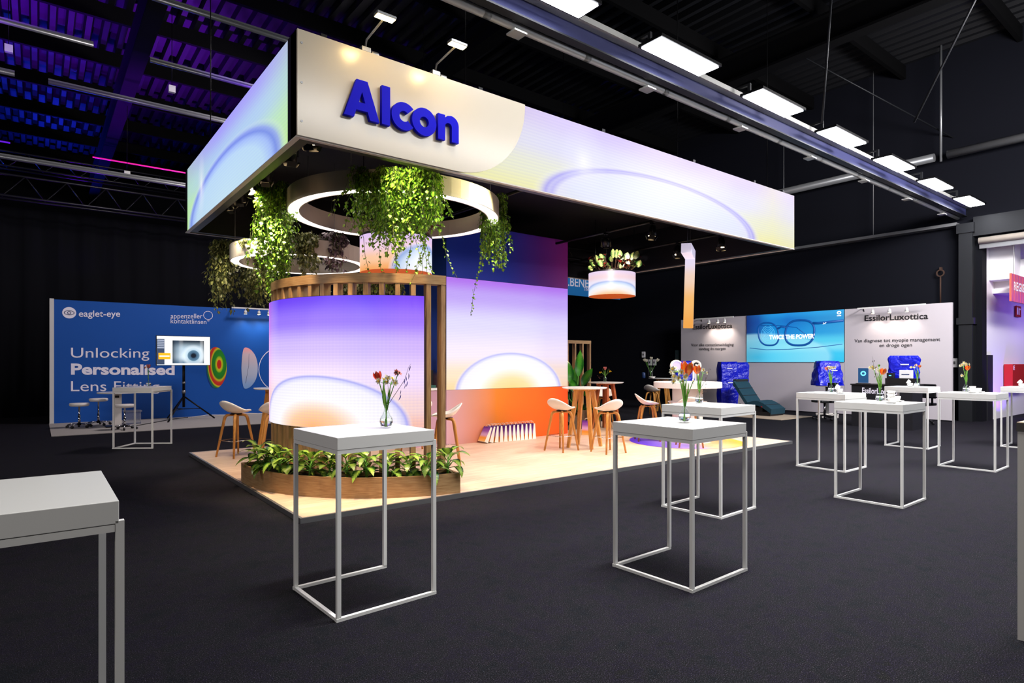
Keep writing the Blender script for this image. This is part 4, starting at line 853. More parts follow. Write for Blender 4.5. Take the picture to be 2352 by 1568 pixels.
# grey counter at the right edge
gx, gy = at(2337, 1468, 0)
gc = thing('grey_counter', 'pale grey counter with a dark edged top at the right edge of the photo', 'counter', (gx, gy, 0), R(-90))
obj('body', MB().box(0, 1.4, .0, .6, 0, 1.165), 'counter_grey', gc); obj('top', MB().box(-.004, 1.41, -.004, .61, 1.165, 1.212), 'counter_edge', gc); obj('worktop', MB().box(-.002, 1.408, -.002, .608, 1.212, 1.216), 'mat_beige', gc)
# ---------------------------------------------------------------- stools and round tables of the stand
def bar_stool():
    t = thing('bar_stool', '', 'stool', group='white shell bar stools'); legm = 'oak_leg'
    def shell(u, v, o=0):
        q = 2 * PI * u; c, s = math.cos(q), math.sin(q); rx, ry = .215, .235
        rise = .20 * max(0, -c) ** 1.6 + .055 * abs(s) ** 2 + .02 * max(0, c)
        x = v * rx * c * (1 + .08 * max(0, -c) * v); y = v * ry * s
        return (x, y, .70 + rise * v ** 2.6)
    m = MB(); nu, nv = 40, 10; vs = [(0, 0, .70)]; fs = []
    for j in range(1, nv + 1):
        for i in range(nu): vs.append(shell(i / nu, j / nv))
    for i in range(nu): fs.append((0, 1 + i, 1 + (i + 1) % nu))
    for j in range(nv - 1):
        for i in range(nu): a = 1 + j * nu; fs.append((a + i, a + nu + i, a + nu + (i + 1) % nu, a + (i + 1) % nu))
    m.add(vs, fs, None, True); obj('seat', m, 'white_shell', t, solid=.014)
    obj('bracket', MB().bx((0, 0, .678), (.2, .05, .012)).bx((0, 0, .678), (.05, .2, .012)), 'black_metal', t)
    for sx in (-1, 1):
        for sy in (-1, 1):
            d = Vector((sx, sy, 0)).normalized(); pts = [d * r + Vector((0, 0, z)) for r, z in ((.02, .662), (.10, .662), (.135, .655), (.16, .63), (.172, .59), (.29, .0))]
            obj('leg', MB().tube(pts, [.018, .021, .023, .024, .023, .015], 8), legm, t)
    k = .245 / math.sqrt(2) * 1.03; obj('footrest', MB().tube([(-k, -k, .26), (k, -k, .26), (k, k, .26), (-k, k, .26), (-k, -k, .26)], .006, 6), 'chrome', t); return t
B0 = bar_stool()
STOOLS = [(2.51, 10.40, 25, 'white shell bar stool at the left edge of the platform'), (2.98, 9.95, 70, 'white bar stool half hidden by the left edge of the curved screen'), (4.78, 7.72, 150, 'white bar stool half hidden behind the right end of the slat wall'),
          (5.05, 9.05, 90, 'white bar stool glimpsed through the slat gap by the coffee counter'), (7.04, 7.65, 8, 'white bar stool on the left of the nearer round table'), (7.52, 7.02, 82, 'white bar stool right of and nearer than the round table'),
          (10.5, 9.95, 215, 'white bar stool behind the farther round table with flowers'), (9.25, 7.62, -40, 'white bar stool left of the round white counter'), (9.16, 6.6, 45, 'white bar stool hidden behind the right bar tables, before the white counter')]
for i, (x, y, a, l) in enumerate(STOOLS):
    if i == 0: B0.location = (x, y, PZ); B0.rotation_euler.z = R(a); B0['label'] = l
    else: dup(B0, (x, y, PZ), R(a), l)
dup(B0, (14.3, 11.6, 0), R(10), 'white bar stool on the dark carpet behind the round white counter')
def round_table(x, y, z, r, label, top='white_lacquer', leg='oak_leg', a0=.4, n=4):
    t = thing('round_table', label, 'table', (x, y, z), a0, 'round high tables')
    obj('tabletop', MB().lathe([(.001, 1.035), (r - .02, 1.035), (r, 1.05), (r, 1.06), (.001, 1.06)], seg=56, smooth=False), top, t)
    obj('under_frame', MB().bx((0, 0, 1.01), (.42, .06, .035), PI / 4).bx((0, 0, 1.01), (.42, .06, .035), -PI / 4), leg, t)
    for k in range(n):
        q = PI / 4 + k * 2 * PI / n; obj('leg', MB().tube([(.15 * math.cos(q), .15 * math.sin(q), 1.03), (.31 * math.cos(q), .31 * math.sin(q), 0)], [.036, .025], sq=True), leg, t)
    return t
round_table(7.66, 7.72, PZ, .40, 'round white high table with oak legs before the orange panel'); RT2 = round_table(10.09, 9.5, PZ, .40, 'round white high table with reddish legs and a small vase', leg='red_leg', a0=.1)
round_table(3.31, 10.86, PZ, .40, 'round white high table left behind the curved screen'); RT3 = round_table(15.4, 12.1, 0, .42, 'round white high table with a glass of white tulips, in the dark', leg='oak_leg')
# flowers on the farther round table
zt = PZ + 1.061; bx_, by_ = 10.05, 9.48
t = thing('bottle_vase', 'small clear bottle vase on the farther round table', 'vase', (bx_, by_, zt)); obj('bottle', MB().lathe([(.001, 0), (.035, 0), (.037, .09), (.018, .115), (.018, .14), (.016, .14), (.015, .115), (.033, .088), (.032, .005), (.001, .005)], seg=20), 'glass', t)
b_ = (bx_, by_, zt)
def off(dx, dz, dy=0): return (bx_ + CO * dx, by_ - SI * dx + dy, zt + dz)
narcissus(b_, off(-.09, .22), 'left yellow flower on the farther round table', n=2, mat='bloom_yellow', spread=.025, group='flowers on the farther round table'); narcissus(b_, off(.13, .25), 'right yellow flower on the farther round table', n=2, mat='bloom_yellow', spread=.025, group='flowers on the farther round table')
tulip(b_, off(0, .27), 'bloom_pink', 'pink tulip between the yellow flowers on the farther round table', sz=1.3); twig(b_, off(-.19, .14), 'reddish twig leaning left from the small bottle vase', 'bloom_pink', n=5, bud=.02); twig(b_, off(.1, .32), 'reddish twig standing above the yellow flowers', 'bloom_pink', n=5, bud=.02)
# white tulips, tin and dish on the dark table
vz = 1.061; tx, ty = 15.15, 12.35
t = thing('glass_cylinder_vase', 'tall clear cylinder vase on the dark far round table', 'vase', (tx, ty, vz)); obj('cylinder', MB().lathe([(.001, 0), (.07, 0), (.07, .33), (.066, .33), (.066, .01), (.001, .01)], seg=20), 'glass', t)
for i, (dx, h, l) in enumerate(((-.17, .52, 'leftmost'), (-.12, .5, 'second'), (.02, .57, 'tallest'), (.2, .52, 'rightmost'))): tulip((tx, ty, vz + .01), (tx + CO * dx, ty - SI * dx, vz + h), 'narcissus_white', l + ' white tulip in the tall cylinder vase', sz=1.7)
t = thing('drinks_can', 'small dark blue can on the dark far round table', 'can', (tx - CO * .3, ty + SI * .3 - .1, vz)); obj('body', MB().lathe([(.001, 0), (.05, 0), (.055, .02), (.055, .15), (.04, .18), (.001, .18)], seg=18), M('can_blue', '14305c', .35), t)
tag(obj('small_dish', MB().lathe([(.001, 0), (.06, 0), (.1, .05), (.095, .05), (.055, .01), (.001, .01)], (tx - .12, ty - .16, vz), 20), 'white_shell'), 'small pinkish dish in front of the white tulips', 'dish')

# round white counter with its display pieces
WCX, WCY = 9.78, 7.09
t = thing('round_counter', 'large round white counter standing on the floor sticker', 'counter', (WCX, WCY, PZ))
obj('top', MB().lathe([(.001, 1.02), (.625, 1.02), (.63, 1.025), (.63, 1.125), (.625, 1.13), (.001, 1.13)], seg=64, smooth=False), 'white_lacquer', t)
obj('pedestal', MB().lathe([(.001, .0), (.28, .0), (.28, 1.02), (.001, 1.02)], seg=40), 'white_shell', t); obj('foot_ring', MB().ring((0, 0), .28, .36, .74, .76), 'white_shell', t); obj('plinth', MB().disc((0, 0), .42, 0, .05, 48), 'white_shell', t)
CT = PZ + 1.131
def disc_stand(dx, dy, r, h, face, label, pict):
    x, y = WCX + CO * dx + SI * dy, WCY - SI * dx + CO * dy
    t = thing('display_disc', label, 'display', (x, y, CT), face - PI / 2, 'round display discs on the white counter')
    obj('base', MB().bx((0, 0, .008), (.16, .1, .016)), 'white_shell', t); obj('post', MB().cyl((-.05, 0, .016), (-.05, 0, h - r * .7), .012, seg=10).cyl((.05, 0, .016), (.05, 0, h - r * .7), .012, seg=10), 'white_shell', t)
    tr = Matrix.Translation((0, 0, h)) @ Matrix.Rotation(PI / 2, 4, 'X'); obj('rim', MB().ring((0, 0), r - .025, r, -.03, .03).move(tr), 'white_shell', t); obj('face', MB().disc((0, 0), r - .025, -.02, .02, 40).move(tr), pict, t); return t
M('disc_lavender', 'c4b8f0', .4); disc_stand(-.2, .05, .115, .30, -HEAD + PI / 2 + .1, 'lavender round display disc on two posts at the left of the counter', 'disc_lavender')
d2 = disc_stand(.19, .1, .1, .31, -HEAD + PI / 2, 'white round display disc with a dark picture at the right of the counter', 'white_shell')
obj('picture', MB().ring((0, 0), .02, .05, .021, .024, .3, 5.2).move(Matrix.Translation((0, 0, .32)) @ Matrix.Rotation(PI / 2, 4, 'X')), 'black_plastic', d2, label='small dark curl printed on the disc')
fx, fy = WCX + SI * .15, WCY + CO * .15
t = thing('bottle_vase', 'small clear bottle vase between the two display discs', 'vase', (fx, fy, CT)); obj('bottle', MB().lathe([(.001, 0), (.035, 0), (.037, .09), (.018, .115), (.018, .14), (.016, .14), (.015, .115), (.033, .088), (.032, .005), (.001, .005)], seg=20), 'glass', t)
tulip((fx, fy, CT), (fx - .02, fy, CT + .33), 'bloom_pink', 'pink star shaped bloom between the display discs', sz=1.2); narcissus((fx, fy, CT), (fx + .05, fy - .03, CT + .27), 'yellow flower between the display discs', n=3, mat='bloom_yellow', spread=.03)

# gift bags in a row at the foot of the tower
def gift_bag():
    t = thing('gift_bag', '', 'bag', group='gift bags along the orange panel'); w_, h, d = .088, .30, .21   # w thickness, d along y
    ga = art('bag_print', [(0, 'f4c070'), (.25, 'f0a030'), (.45, 'd8b0dc'), (.75, '9050b8'), (1, '5a1c94')], emit=0, rough=.5)
    m = MB(); tp = .018
    for sx, flip in ((-1, 1), (1, -1)): m.grid(lambda u, v, sx=sx: (sx * (w_ / 2 + (tp - w_ / 2) * v), (-d / 2 + d * u), h * v), 1, 1, False)
    obj('panel', m, ga, t)
    for sy in (-1, 1): obj('gusset', MB().add([(-w_ / 2, sy * d / 2, 0), (w_ / 2, sy * d / 2, 0), (tp, sy * d / 2, h), (0, sy * (d / 2 - .012), h), (-tp, sy * d / 2, h), (0, sy * (d / 2 - .002), .02)], [(0, 1, 5), (1, 2, 3, 5), (5, 3, 4, 0)]), 'kraft', t, label='plain cream side')
    obj('base', MB().box(-w_ / 2, w_ / 2, -d / 2, d / 2, 0, .003), 'kraft', t)
    for sx in (-1, 1): obj('handle', MB().tube([(sx * tp, -.05, h - .01), (sx * tp, -.045, h + .03), (sx * tp, 0, h + .05), (sx * tp, .045, h + .03), (sx * tp, .05, h - .01)], .003, 5), 'kraft', t)
    return t
G0 = gift_bag(); ORD = ['first, most tilted', 'second, tilted', 'third', 'fourth', 'fifth', 'sixth', 'seventh', 'eighth', 'ninth', 'tenth', 'eleventh', 'last, rightmost']
for i in range(12):
    x = 6.60 + i * .1; l = ORD[i] + ' gift bag from the left in the row by the orange panel'
    o = G0 if i == 0 else dup(G0, (0, 0, 0), 0, l); o['label'] = l
    tl = (.42, .26, .10)[i] if i < 3 else 0; o.location = (x + (.0 if not tl else -.06 + .02 * i), 9.26, PZ + (math.sin(tl) * .044)); o.rotation_euler = (0, tl, rnd.uniform(-.04, .04))
o = dup(G0, (8.95, 8.95, PZ), R(15), 'single gift bag standing behind the nearer round table')

# big plants behind the tower end
pt_ = thing('planter_box', 'dark oak planter box behind the round tables', 'planter', (9.75, 10.1, PZ)); obj('box', MB().box(-.55, .55, -.25, -.23, 0, .42).box(-.55, .55, .23, .25, 0, .42).box(-.55, -.53, -.23, .23, 0, .42).box(.53, .55, -.23, .23, 0, .42), 'dark_oak', pt_); obj('soil', MB().box(-.53, .53, -.23, .23, 0, .38), 'soil', pt_)
def big_leaf_plant(x, y, z, label):
    rr = random.Random(11); t = thing('bird_of_paradise', label, 'plant', (x, y, z)); st = MB(); lf = MB()
    spec = [(-.42, .62, .75, .26, -.2), (-.25, .85, .62, .24, .1), (.12, 1.0, .72, .2, .05), (.25, .72, .6, .2, .35), (.3, .45, .55, .18, .9), (-.3, .35, .5, .22, -.6), (.05, .6, .6, .2, 0), (-.1, .5, .5, .2, -.3)]
    for i, (dx, h, L_, W_2, ln) in enumerate(spec):
        b0 = Vector((dx * .12, rr.uniform(-.06, .06), 0)); tip = Vector((CO * dx * .6, -SI * dx * .6 + rr.uniform(-.12, .12), h * .8)); st.tube([b0, b0.lerp(tip, .5) + Vector((0, 0, .06)), tip], [.014, .011, .008], 6)
        d = Vector((CO * (dx * .5 + ln * .5), -SI * (dx * .5 + ln * .5), .9 - abs(ln) * .6)); lf.leaf(tip, d, (-SI * .8, -CO * .8, .6), L_, W_2, .5 + abs(ln) * .4, (.15, .75, 1, 1, .9, .65, .3, 0), .25, .01)
    obj('stem', st, 'stem_green', t); obj('foliage', lf, 'paradise_leaf', t); return t
big_leaf_plant(9.72, 10.08, PZ + .38, 'large leaved green plant standing behind the round tables')
foliage('low_foliage', 'low dark green bushy plant at the right end of the dark oak planter box', 'plant', (10.15, 10.0, PZ + .38), .2, 26, .1, .3, 'paradise_leaf', 21, size=.09, cluster='round', dens=.06, drift=.3, top=.2)
foliage('low_foliage', 'low dark green bushy plant at the left end of the dark oak planter box', 'plant', (9.35, 9.98, PZ + .38), .16, 20, .1, .3, 'dark_leaf', 22, size=.09, cluster='round', dens=.06, drift=.3, top=.2)
# ---------------------------------------------------------------- blue stand at the left back
YW = 19.2
xl, _ = on_y(124, 800, YW)
bw = thing('stand_wall', 'wide blue printed stand wall with white lettering at the left back', 'wall panel', (xl, YW, 0)); BL = 7.6
obj('panel', MB().box(0, BL, 0, .1, 0, 3.14), M('blue_print', '0858b8', .5), bw); obj('end_profile', MB().box(-.09, 0, -.01, .11, 0, 3.16), 'white_steel', bw)
def bpt(px, py): x, z = on_y(px, py, YW - .004); return (x - xl, -.004, z)
def bl(body, px0, px1, by0, by1, cap_px, bold=0, mat='text_white'):
    a, b_ = bpt(px0, by0), bpt(px1, by1); Z = SI * (a[0] + xl) + CO * YW; lettering('lettering', body, bw, mat, a, b_, cap_px * Z / 1397, bold)
bl('eaglet-eye', 181, 276, 727, 727, 14.5, .012); bl('appenzeller', 392, 465, 731, 731, 11.5); bl('kontaktlinsen', 392, 474, 742, 744, 11); bl('\u00ae', 476, 481, 738, 738, 4); bl('Unlocking', 163, 343, 821, 821, 23.5)
bl('Personalised', 163, 401, 859, 860, 24, .035); bl('Lens Fitting', 163, 366, 898, 897, 23.5)
def wsh(name, loops, px, py, sc, mat, dpt=.002, lift=.0):
    a = bpt(px, py); me = wall_shape(shape_mesh([[(x * sc, y * sc) for x, y in lp] for lp in loops], dpt), a[0], a[1] - lift, a[2], '-y'); return obj(name, me, mat, bw)
wsh('logo_disc', [circ(0, 0, .145)], 159, 718, 1, 'text_white'); M('ink_blue', '27386e', .6)
eye = [[(.11 * math.cos(q), .06 * math.sin(q) * (1 if abs(math.cos(q)) < .99 else 1)) for q in [2 * PI * k / 30 for k in range(30)]], [(.095 * math.cos(q), .047 * math.sin(q)) for q in [2 * PI * k / 30 for k in range(30)]]]
wsh('logo_eye', eye, 159, 718, 1, 'ink_blue', lift=.004); wsh('logo_iris', [circ(0, 0, .04), circ(0, 0, .026)], 159, 718, 1, 'ink_blue', lift=.004)
wsh('logo_circle', [circ(0, 0, .125), circ(0, 0, .112)], 478, 724, 1, 'text_white')
# printed lens shapes
topo = art('topography_print', [(0, '1a2a8c'), (1, '143a90')], None, (.62, .58, .62, .62), [(0, 'e02a10', 1), (.16, 'e8301c', 1), (.2, 'f4e020', 1), (.28, 'b8dc20', 1), (.34, '28a020', 1), (.56, '1e8c28', 1), (.62, 'e8e020', 1), (.7, 'e83a2a', 1), (.82, 'd83028', 1), (.86, 'f0e030', 1), (.92, '1e9030', 1), (1.05, '18308c', 1)], emit=0, rough=.5)
x0, z0 = on_y(474, 892, YW); x1, z1 = on_y(521, 797, YW)
def lens_mesh(fu):
    m = MB(); n = 36; vs = [(0, 0)]; vs += [fu(2 * PI * k / n) for k in range(n)]; fs = [(0, 1 + (k + 1) % n, 1 + k) for k in range(n)]
    m.add([((x0 - xl) + (v[0] * .5 + .5) * (x1 - x0), -.006, z0 + (v[1] * .5 + .5) * (z1 - z0)) for v in vs], fs, [(v[0] * .5 + .5, v[1] * .5 + .5) for v in vs]); return m
obj('lens_map', lens_mesh(lambda q: (math.cos(q) + .0 * math.sin(q) - .12 * math.sin(q) ** 2, math.sin(q))), topo, bw, label='rainbow contour map of a lens')
x0, z0 = on_y(549, 893, YW); x1, z1 = on_y(592, 798, YW)
obj('lens_shape', lens_mesh(lambda q: (math.cos(q) * (1 if math.cos(q) > 0 else .75) - .3 * abs(math.sin(q)) ** 3, math.sin(q))), art('lens_print', [(0, '8ab4e8'), (.4, 'c4cce4'), (.8, 'd8c4d0'), (1, 'f0a0a8')], emit=0), bw, label='pale pink and blue lens')
x, z = bpt(560, 850)[0], 0
obj('lens_fold', MB().tube([bpt(572, 812), bpt(571, 840), bpt(564, 880)], .006, 4), 'ink_blue', bw)
wsh('lens_outline', [circ(0, 0, .7), circ(0, 0, .68)], 648, 848, 1, 'text_white')
tag(obj('stand_carpet', MB().box(xl - .1, xl + BL, 15.9, YW, 0, .012), 'carpet_grey'), 'strip of pale grey carpet in front of the blue wall', 'carpet')
def track(loc, rz, ln, label, ks, tgt, e, z=0):
    t = thing('track_light', label, 'track light', loc, rz, 'track lights on the stand walls'); obj('rail', MB().box(-ln / 2, ln / 2, -.02, .02, 0, .04), 'white_steel', t)
    obj('arm', MB().tube([(-ln / 2 + .05, 0, .02), (-ln / 2 + .05, .25, .06), (-ln / 2 + .05, .33, -.1)], .012, 6), 'black_metal', t)
    for k in ks:
        obj('lamp_head', MB().cyl((k, 0, 0), (k, .0, -.06), .012).lathe([(.001, .0), (.035, 0), (.05, -.1), (.045, -.1)], (k, 0, -.05), 14), 'white_steel', t); obj('bulb', MB().lathe([(.001, -.155), (.043, -.148), (.043, -.14)], (k, 0, 0), 14), 'warm_lens', t)
        lamp('track_lamp', 'SPOT', (k, 0, -.17), e, 'fff0e0', parent=t, spot_size=R(95), spot_blend=.9, shadow_soft_size=.04).rotation_euler = (R(22), 0, 0)
    return t
xt, _ = on_y(582, 715, YW - .3); track((xt, YW - .3, 3.12), 0, 1.2, 'white track with three warm lamps on top of the blue wall', (-.22, .16, .44), None, 14)
# screen on a tripod
tx, ty = 3.1, 18.3
tv = thing('tripod_screen', 'large lit screen with an eye picture on a black tripod', 'screen', (tx, ty, 0))
m = MB().cyl((0, 0, .35), (0, 0, 1.9), .035); obj('pole', m, 'black_metal', tv); obj('collar', MB().cyl((0, 0, .72), (0, 0, .8), .05), 'grey_steel', tv); obj('collar', MB().cyl((0, 0, .98), (0, 0, 1.03), .045), 'grey_steel', tv)
for k in range(3):
    q = R(232 + 120 * k); obj('leg', MB().tube([(.03 * math.cos(q), .03 * math.sin(q), .62), (.75 * math.cos(q), .75 * math.sin(q), .02)], .02, 8).cyl((0, 0, .3), (.4 * math.cos(q), .4 * math.sin(q), .3), .01), 'black_metal', tv)
xa, za = on_y(360, 837, ty - .12); xb_, zb_ = on_y(482, 777, ty - .12)
wv_, hv = xb_ - xa, 0.76; zc = 1.86
eyeS = art('eye_screen', [(0, 'f4fbff'), (1, 'ffffff')], emit=1.6)
sc = obj('display', MB().grid(lambda u, v: (xa - tx + u * wv_, -.125, zc - hv / 2 + v * hv), 1, 1), eyeS, tv); obj('housing', MB().box(xa - tx - .015, xb_ - tx + .015, -.12, -.05, zc - hv / 2 - .015, zc + hv / 2 + .015), 'black_plastic', tv, .006)
def spx(u, v): return (xa - tx + u * wv_, -.127, zc - hv / 2 + v * hv)
def srect(name, u0, u1, v0, v1, mat, dy=0): a, b_ = spx(u0, v0), spx(u1, v1); return obj(name, MB().add([(a[0], a[1] - dy, a[2]), (b_[0], a[1] - dy, a[2]), (b_[0], a[1] - dy, b_[2]), (a[0], a[1] - dy, b_[2])], [(0, 1, 2, 3)], [(0, 0), (1, 0), (1, 1), (0, 1)]), mat, sc)
srect('side_menu', .0, .14, .02, .9, M('menu_grey', '303848', .5, emit='3c4c66', es=.9)); srect('button', .03, .25, .2, .42, M('button_orange', 'f8a818', .5, emit='f8a61c', es=1.1), .002)
for k in range(5): srect('menu_entry', .01, .135, .58 + .065 * k, .61 + .065 * k, M('menu_pale', 'c0c8d8', .5, emit='b8c4d8', es=.9), .002)
srect('button_text', .05, .23, .29, .33, M('menu_white', 'ffffff', .5, emit='ffffff', es=1.2), .004)
ep = art('eye_picture', [(0, '5a7a94'), (.3, 'c8dceA'), (.6, 'b4ccdc'), (1, '1a2a38')], [(0, '0c1824', .9), (.18, '38506a', .4), (.35, 'ffffff', 0), (.85, 'ffffff', 0), (1, '0c1824', .8)], (.66, .34, .2, .25), [(0, '0a1420', 1), (.35, '0c1c2c', 1), (.5, '28506e', .95), (.9, '4a7490', .9), (1.0, 'b8d4e4', .6), (1.5, 'f0faff', .5), (1.99, 'f0faff', 0)], emit=1.2)
srect('eye_image', .285, .885, .06, .86, ep, .002)
# round stools, table, box, cables
def roll_stool(x, y, rz, label, h=.58):
    t = thing('rolling_stool', label, 'stool', (x, y, .012), rz, 'rolling stools before the blue wall')
    obj('seat', MB().lathe([(.001, h - .075), (.17, h - .075), (.195, h - .055), (.2, h - .02), (.185, h), (.001, h + .004)], seg=30), 'white_shell', t)
    obj('column', MB().cyl((0, 0, .09), (0, 0, h - .07), .018).cyl((0, 0, .09), (0, 0, .3), .026), 'chrome', t); obj('base', MB().lathe([(.001, .06), (.04, .06), (.04, .11), (.001, .12)]), 'black_metal', t)
    for k in range(5):
        q = 2 * PI * k / 5; e = (.24 * math.cos(q), .24 * math.sin(q)); obj('arm', MB().tube([(0, 0, .1), (e[0] * .6, e[1] * .6, .09), (e[0], e[1], .065)], .016, 7), 'chrome', t)
        obj('caster', MB().cyl((e[0] - .02 * math.sin(q), e[1] + .02 * math.cos(q), .03), (e[0] + .02 * math.sin(q), e[1] - .02 * math.cos(q), .03), .03), 'black_plastic', t)
    return t
roll_stool(.78, 17.58, .3, 'leftmost white round stool on casters before the blue wall'); roll_stool(1.58, 16.45, .8, 'white round stool on casters seen inside the small bar table frame'); roll_stool(1.18, 17.95, .1, 'white round stool half hidden behind the pedestal table', .66)
t = thing('pedestal_table', 'white round pedestal table before the blue wall', 'table', (1.52, 17.3, .012)); obj('tabletop', MB().disc((0, 0), .42, .80, .83, 44), 'white_lacquer', t); obj('column', MB().box(-.075, .075, -.06, .06, .02, .8), 'white_shell', t); obj('foot', MB().bx((0, 0, .015), (.5, .4, .03)), 'black_metal', t, .004); obj('handset', MB().bx((-.02, -.07, .72), (.08, .03, .05)), 'black_plastic', t)
t = thing('storage_box', 'clear plastic storage box with a lid on the pale carpet', 'box', (1.88, 17.95, .012)); obj('tub', MB().box(-.18, .18, -.14, .14, 0, .30), 'clear_plastic', t, .01); obj('lid', MB().box(-.2, .2, -.16, .16, .30, .335), 'clear_plastic', t, .008)
cb = MB(); cb.tube([(1.9, 17.2, .02), (2.4, 17.9, .02), (2.9, 18.6, .02), (3.3, 18.9, .02)], .012, 5); tag(obj('power_cable', cb, 'cable_black'), 'black cable lying from the tripod along the pale carpet', 'cable')
cb = MB(); cb.tube([(3.4, 18.9, .02), (3.8, 19.0, .05), (4.3, 18.95, .03), (4.7, 19.05, .06), (5.2, 19.0, .02), (5.8, 19.0, .02)], .01, 5); tag(obj('power_cable', cb, 'white_shell'), 'white cable lying along the foot of the blue wall', 'cable')

# ---------------------------------------------------------------- blue banner far behind
x, z = on_y(1303, 632, 17.0); x1, zb = on_y(1425, 688, 17.0)
bn = thing('hanging_banner', 'blue banner with pale letters hanging behind the right drum', 'banner', (x - .3, 17.0, zb)); bh = z - zb
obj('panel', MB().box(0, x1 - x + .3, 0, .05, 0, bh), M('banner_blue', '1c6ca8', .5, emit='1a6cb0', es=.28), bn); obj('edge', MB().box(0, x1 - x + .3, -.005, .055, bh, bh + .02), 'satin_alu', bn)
def bnl(body, a, b_, by, cap):
    p, q = on_y(a, by, 16.99), on_y(b_, by + (b_ - a) * .09, 16.99); lettering('lettering', body, bn, 'text_white', (p[0] - x + .3, -.004, p[1] - zb), (q[0] - x + .3, -.004, q[1] - zb), cap, .01)
bnl('.BENE', 1305, 1352, 656, .33); bnl('The', 1340, 1353, 667, .15)
for a in (.4, 2.4): obj('wire', MB().cyl((a, .02, bh), (a, .02, 10.02 - zb), .008, seg=5), 'black_metal', bn)
bs = thing('dim_screen', 'dim blue picture panel low behind the edge of the tower', 'screen', (13.6, 18.5, 1.0)); obj('panel', MB().box(-.9, .5, 0, .06, 0, .9), M('dim_blue', '10284a', .5, emit='1a4a90', es=.15), bs); obj('foot', MB().box(-.25, .25, -.15, .2, -1, -.96).box(-.05, .05, 0, .05, -.96, 0), 'black_metal', bs)

# ---------------------------------------------------------------- white stand along the end wall
XW = 18.84
ye, _ = on_x(2187, 900, XW); yl, _ = on_x(1564, 900, XW); ys0, _ = on_x(1716, 800, XW); ys1, _ = on_x(1940, 800, XW)
ew = thing('stand_wall', 'long white printed stand wall with dark lettering at the right', 'wall panel', (XW, ye, 0)); EH = 3.12
for k, (a, b_) in enumerate(((ys0, yl), (ye, ys1))): obj('panel', MB().box(0, .1, a - ye + .006, b_ - ye - .006, .03, EH), 'essilor_white', ew, label=('left white panel', 'right white panel')[k])
obj('panel', MB().box(0, .1, ys1 - ye, ys0 - ye, .03, 1.56), 'essilor_white', ew, label='white panel below the screen'); obj('plinth', MB().box(-.01, .1, 0, yl - ye, 0, .03), 'black_matt', ew)
def ept(px, py): y, z = on_x(px, py, XW - .004); return (-.004, y - ye, z)
def el(body, px0, px1, by0, by1, cap_px, bold=0, mat='text_black'):
    a, b_ = ept(px0, by0), ept(px1, by1); Z = SI * XW + CO * (a[1] + ye); lettering('lettering', body, ew, mat, a, b_, cap_px * Z / 1397, bold)
el('EssilorLuxottica', 1591, 1682, 756, 753, 10.5, .02); el('Voor elke contactlensuitdaging:', 1588, 1686, 795, 794, 6.3, .008); el('vandaag \u00e9n morgen', 1605, 1667, 804, 803, 6.3, .008)
el('EssilorLuxottica', 1986, 2132, 737, 732, 13, .02); el('Van diagnose tot myopie management', 1963, 2160, 786, 783, 7.5, .006); el('en droge ogen', 2020, 2095, 796.5, 795.5, 7.5, .006)
# screen with the eyewear advertisement
scr = thing('led_wall_screen', 'bright cyan LED screen showing a pair of glasses between white panels', 'screen', (XW - .03, ys1, 1.56)); SW = ys0 - ys1; SHh = EH - 1.56
ad = art('eyewear_advert', [(0, '14c0f0'), (.16, '2cc8f4'), (.3, '90e8fa'), (.42, '58d0f0'), (.6, '0a86d8'), (.85, '0470c8'), (1, '1690e0')], [(0, '06246c', .95), (.14, '0a3c90', .75), (.3, '18a0e0', .25), (.45, '20c0f0', .0), (.75, '40d0f8', .25), (1, '50d0f8', .35)], (.12, .10, .8, .52), [(0, '50d8f8', .55), (.7, '9aeafc', .6), (.92, 'b4f0ff', .5), (1.02, '30b0e8', 0), (1.1, 'ffffff', 0)], 1.0, rows=0)
dsp = obj('display', MB().grid(lambda u, v: (0, SW - u * SW, v * SHh), 1, 1), ad, scr); obj('casing', MB().box(.004, .03, 0, SW, 0, SHh), 'black_plastic', scr)
def scp(px, py, d=.003): y, z = on_x(px, py, XW - .03); return (-d, y - ys1, z - 1.56)
M('frame_ink', '08407c', .5, emit='0a4a90', es=.8); M('line_pale', '60c8f0', .5, emit='6cd0f4', es=.8); M('ad_white', 'ffffff', .5, emit='f8fcff', es=1.1)
def loop(cx, cy, rx, ry, n=40, p=2.6, tilt=0):
    out = []
    for k in range(n + 1):
        q = 2 * PI * k / n; c, s = math.cos(q), math.sin(q); a, b_ = rx * math.copysign(abs(c) ** (2 / p), c), ry * math.copysign(abs(s) ** (2 / p), s); out.append((cx + a + b_ * tilt, cy - b_))
    return out
g_ = MB()
g_.tube([scp(*p) for p in loop(1765, 767, 23, 26, tilt=-.12)], .028, 6, caps=False); g_.tube([scp(*p) for p in loop(1837, 764, 33, 29, tilt=.1)], .036, 6, caps=False); g_.tube([scp(*p) for p in ((1786, 755), (1795, 750), (1806, 752))], .035, 6)
g_.tube([scp(*p) for p in ((1868, 742), (1880, 742), (1938, 736))], .045, 6); g_.tube([scp(*p) for p in ((1748, 748), (1790, 747), (1830, 752), (1856, 772))], .012, 5); obj('glasses_image', g_, 'frame_ink', dsp, label='dark blue picture of a pair of glasses')
r_ = MB()
for k in range(5): r_.tube([scp(*p) for p in loop(1764, 767, 3 + 3 * k, 4 + 3.8 * k, 28, 2)], .004, 4, caps=False)
obj('lens_rings', r_, 'line_pale', dsp); r_ = MB(); r_.tube([scp(*p) for p in ((1722, 799), (1760, 803), (1810, 802), (1880, 797), (1935, 790))], .01, 4); obj('shadow_line', r_, 'frame_ink', dsp)
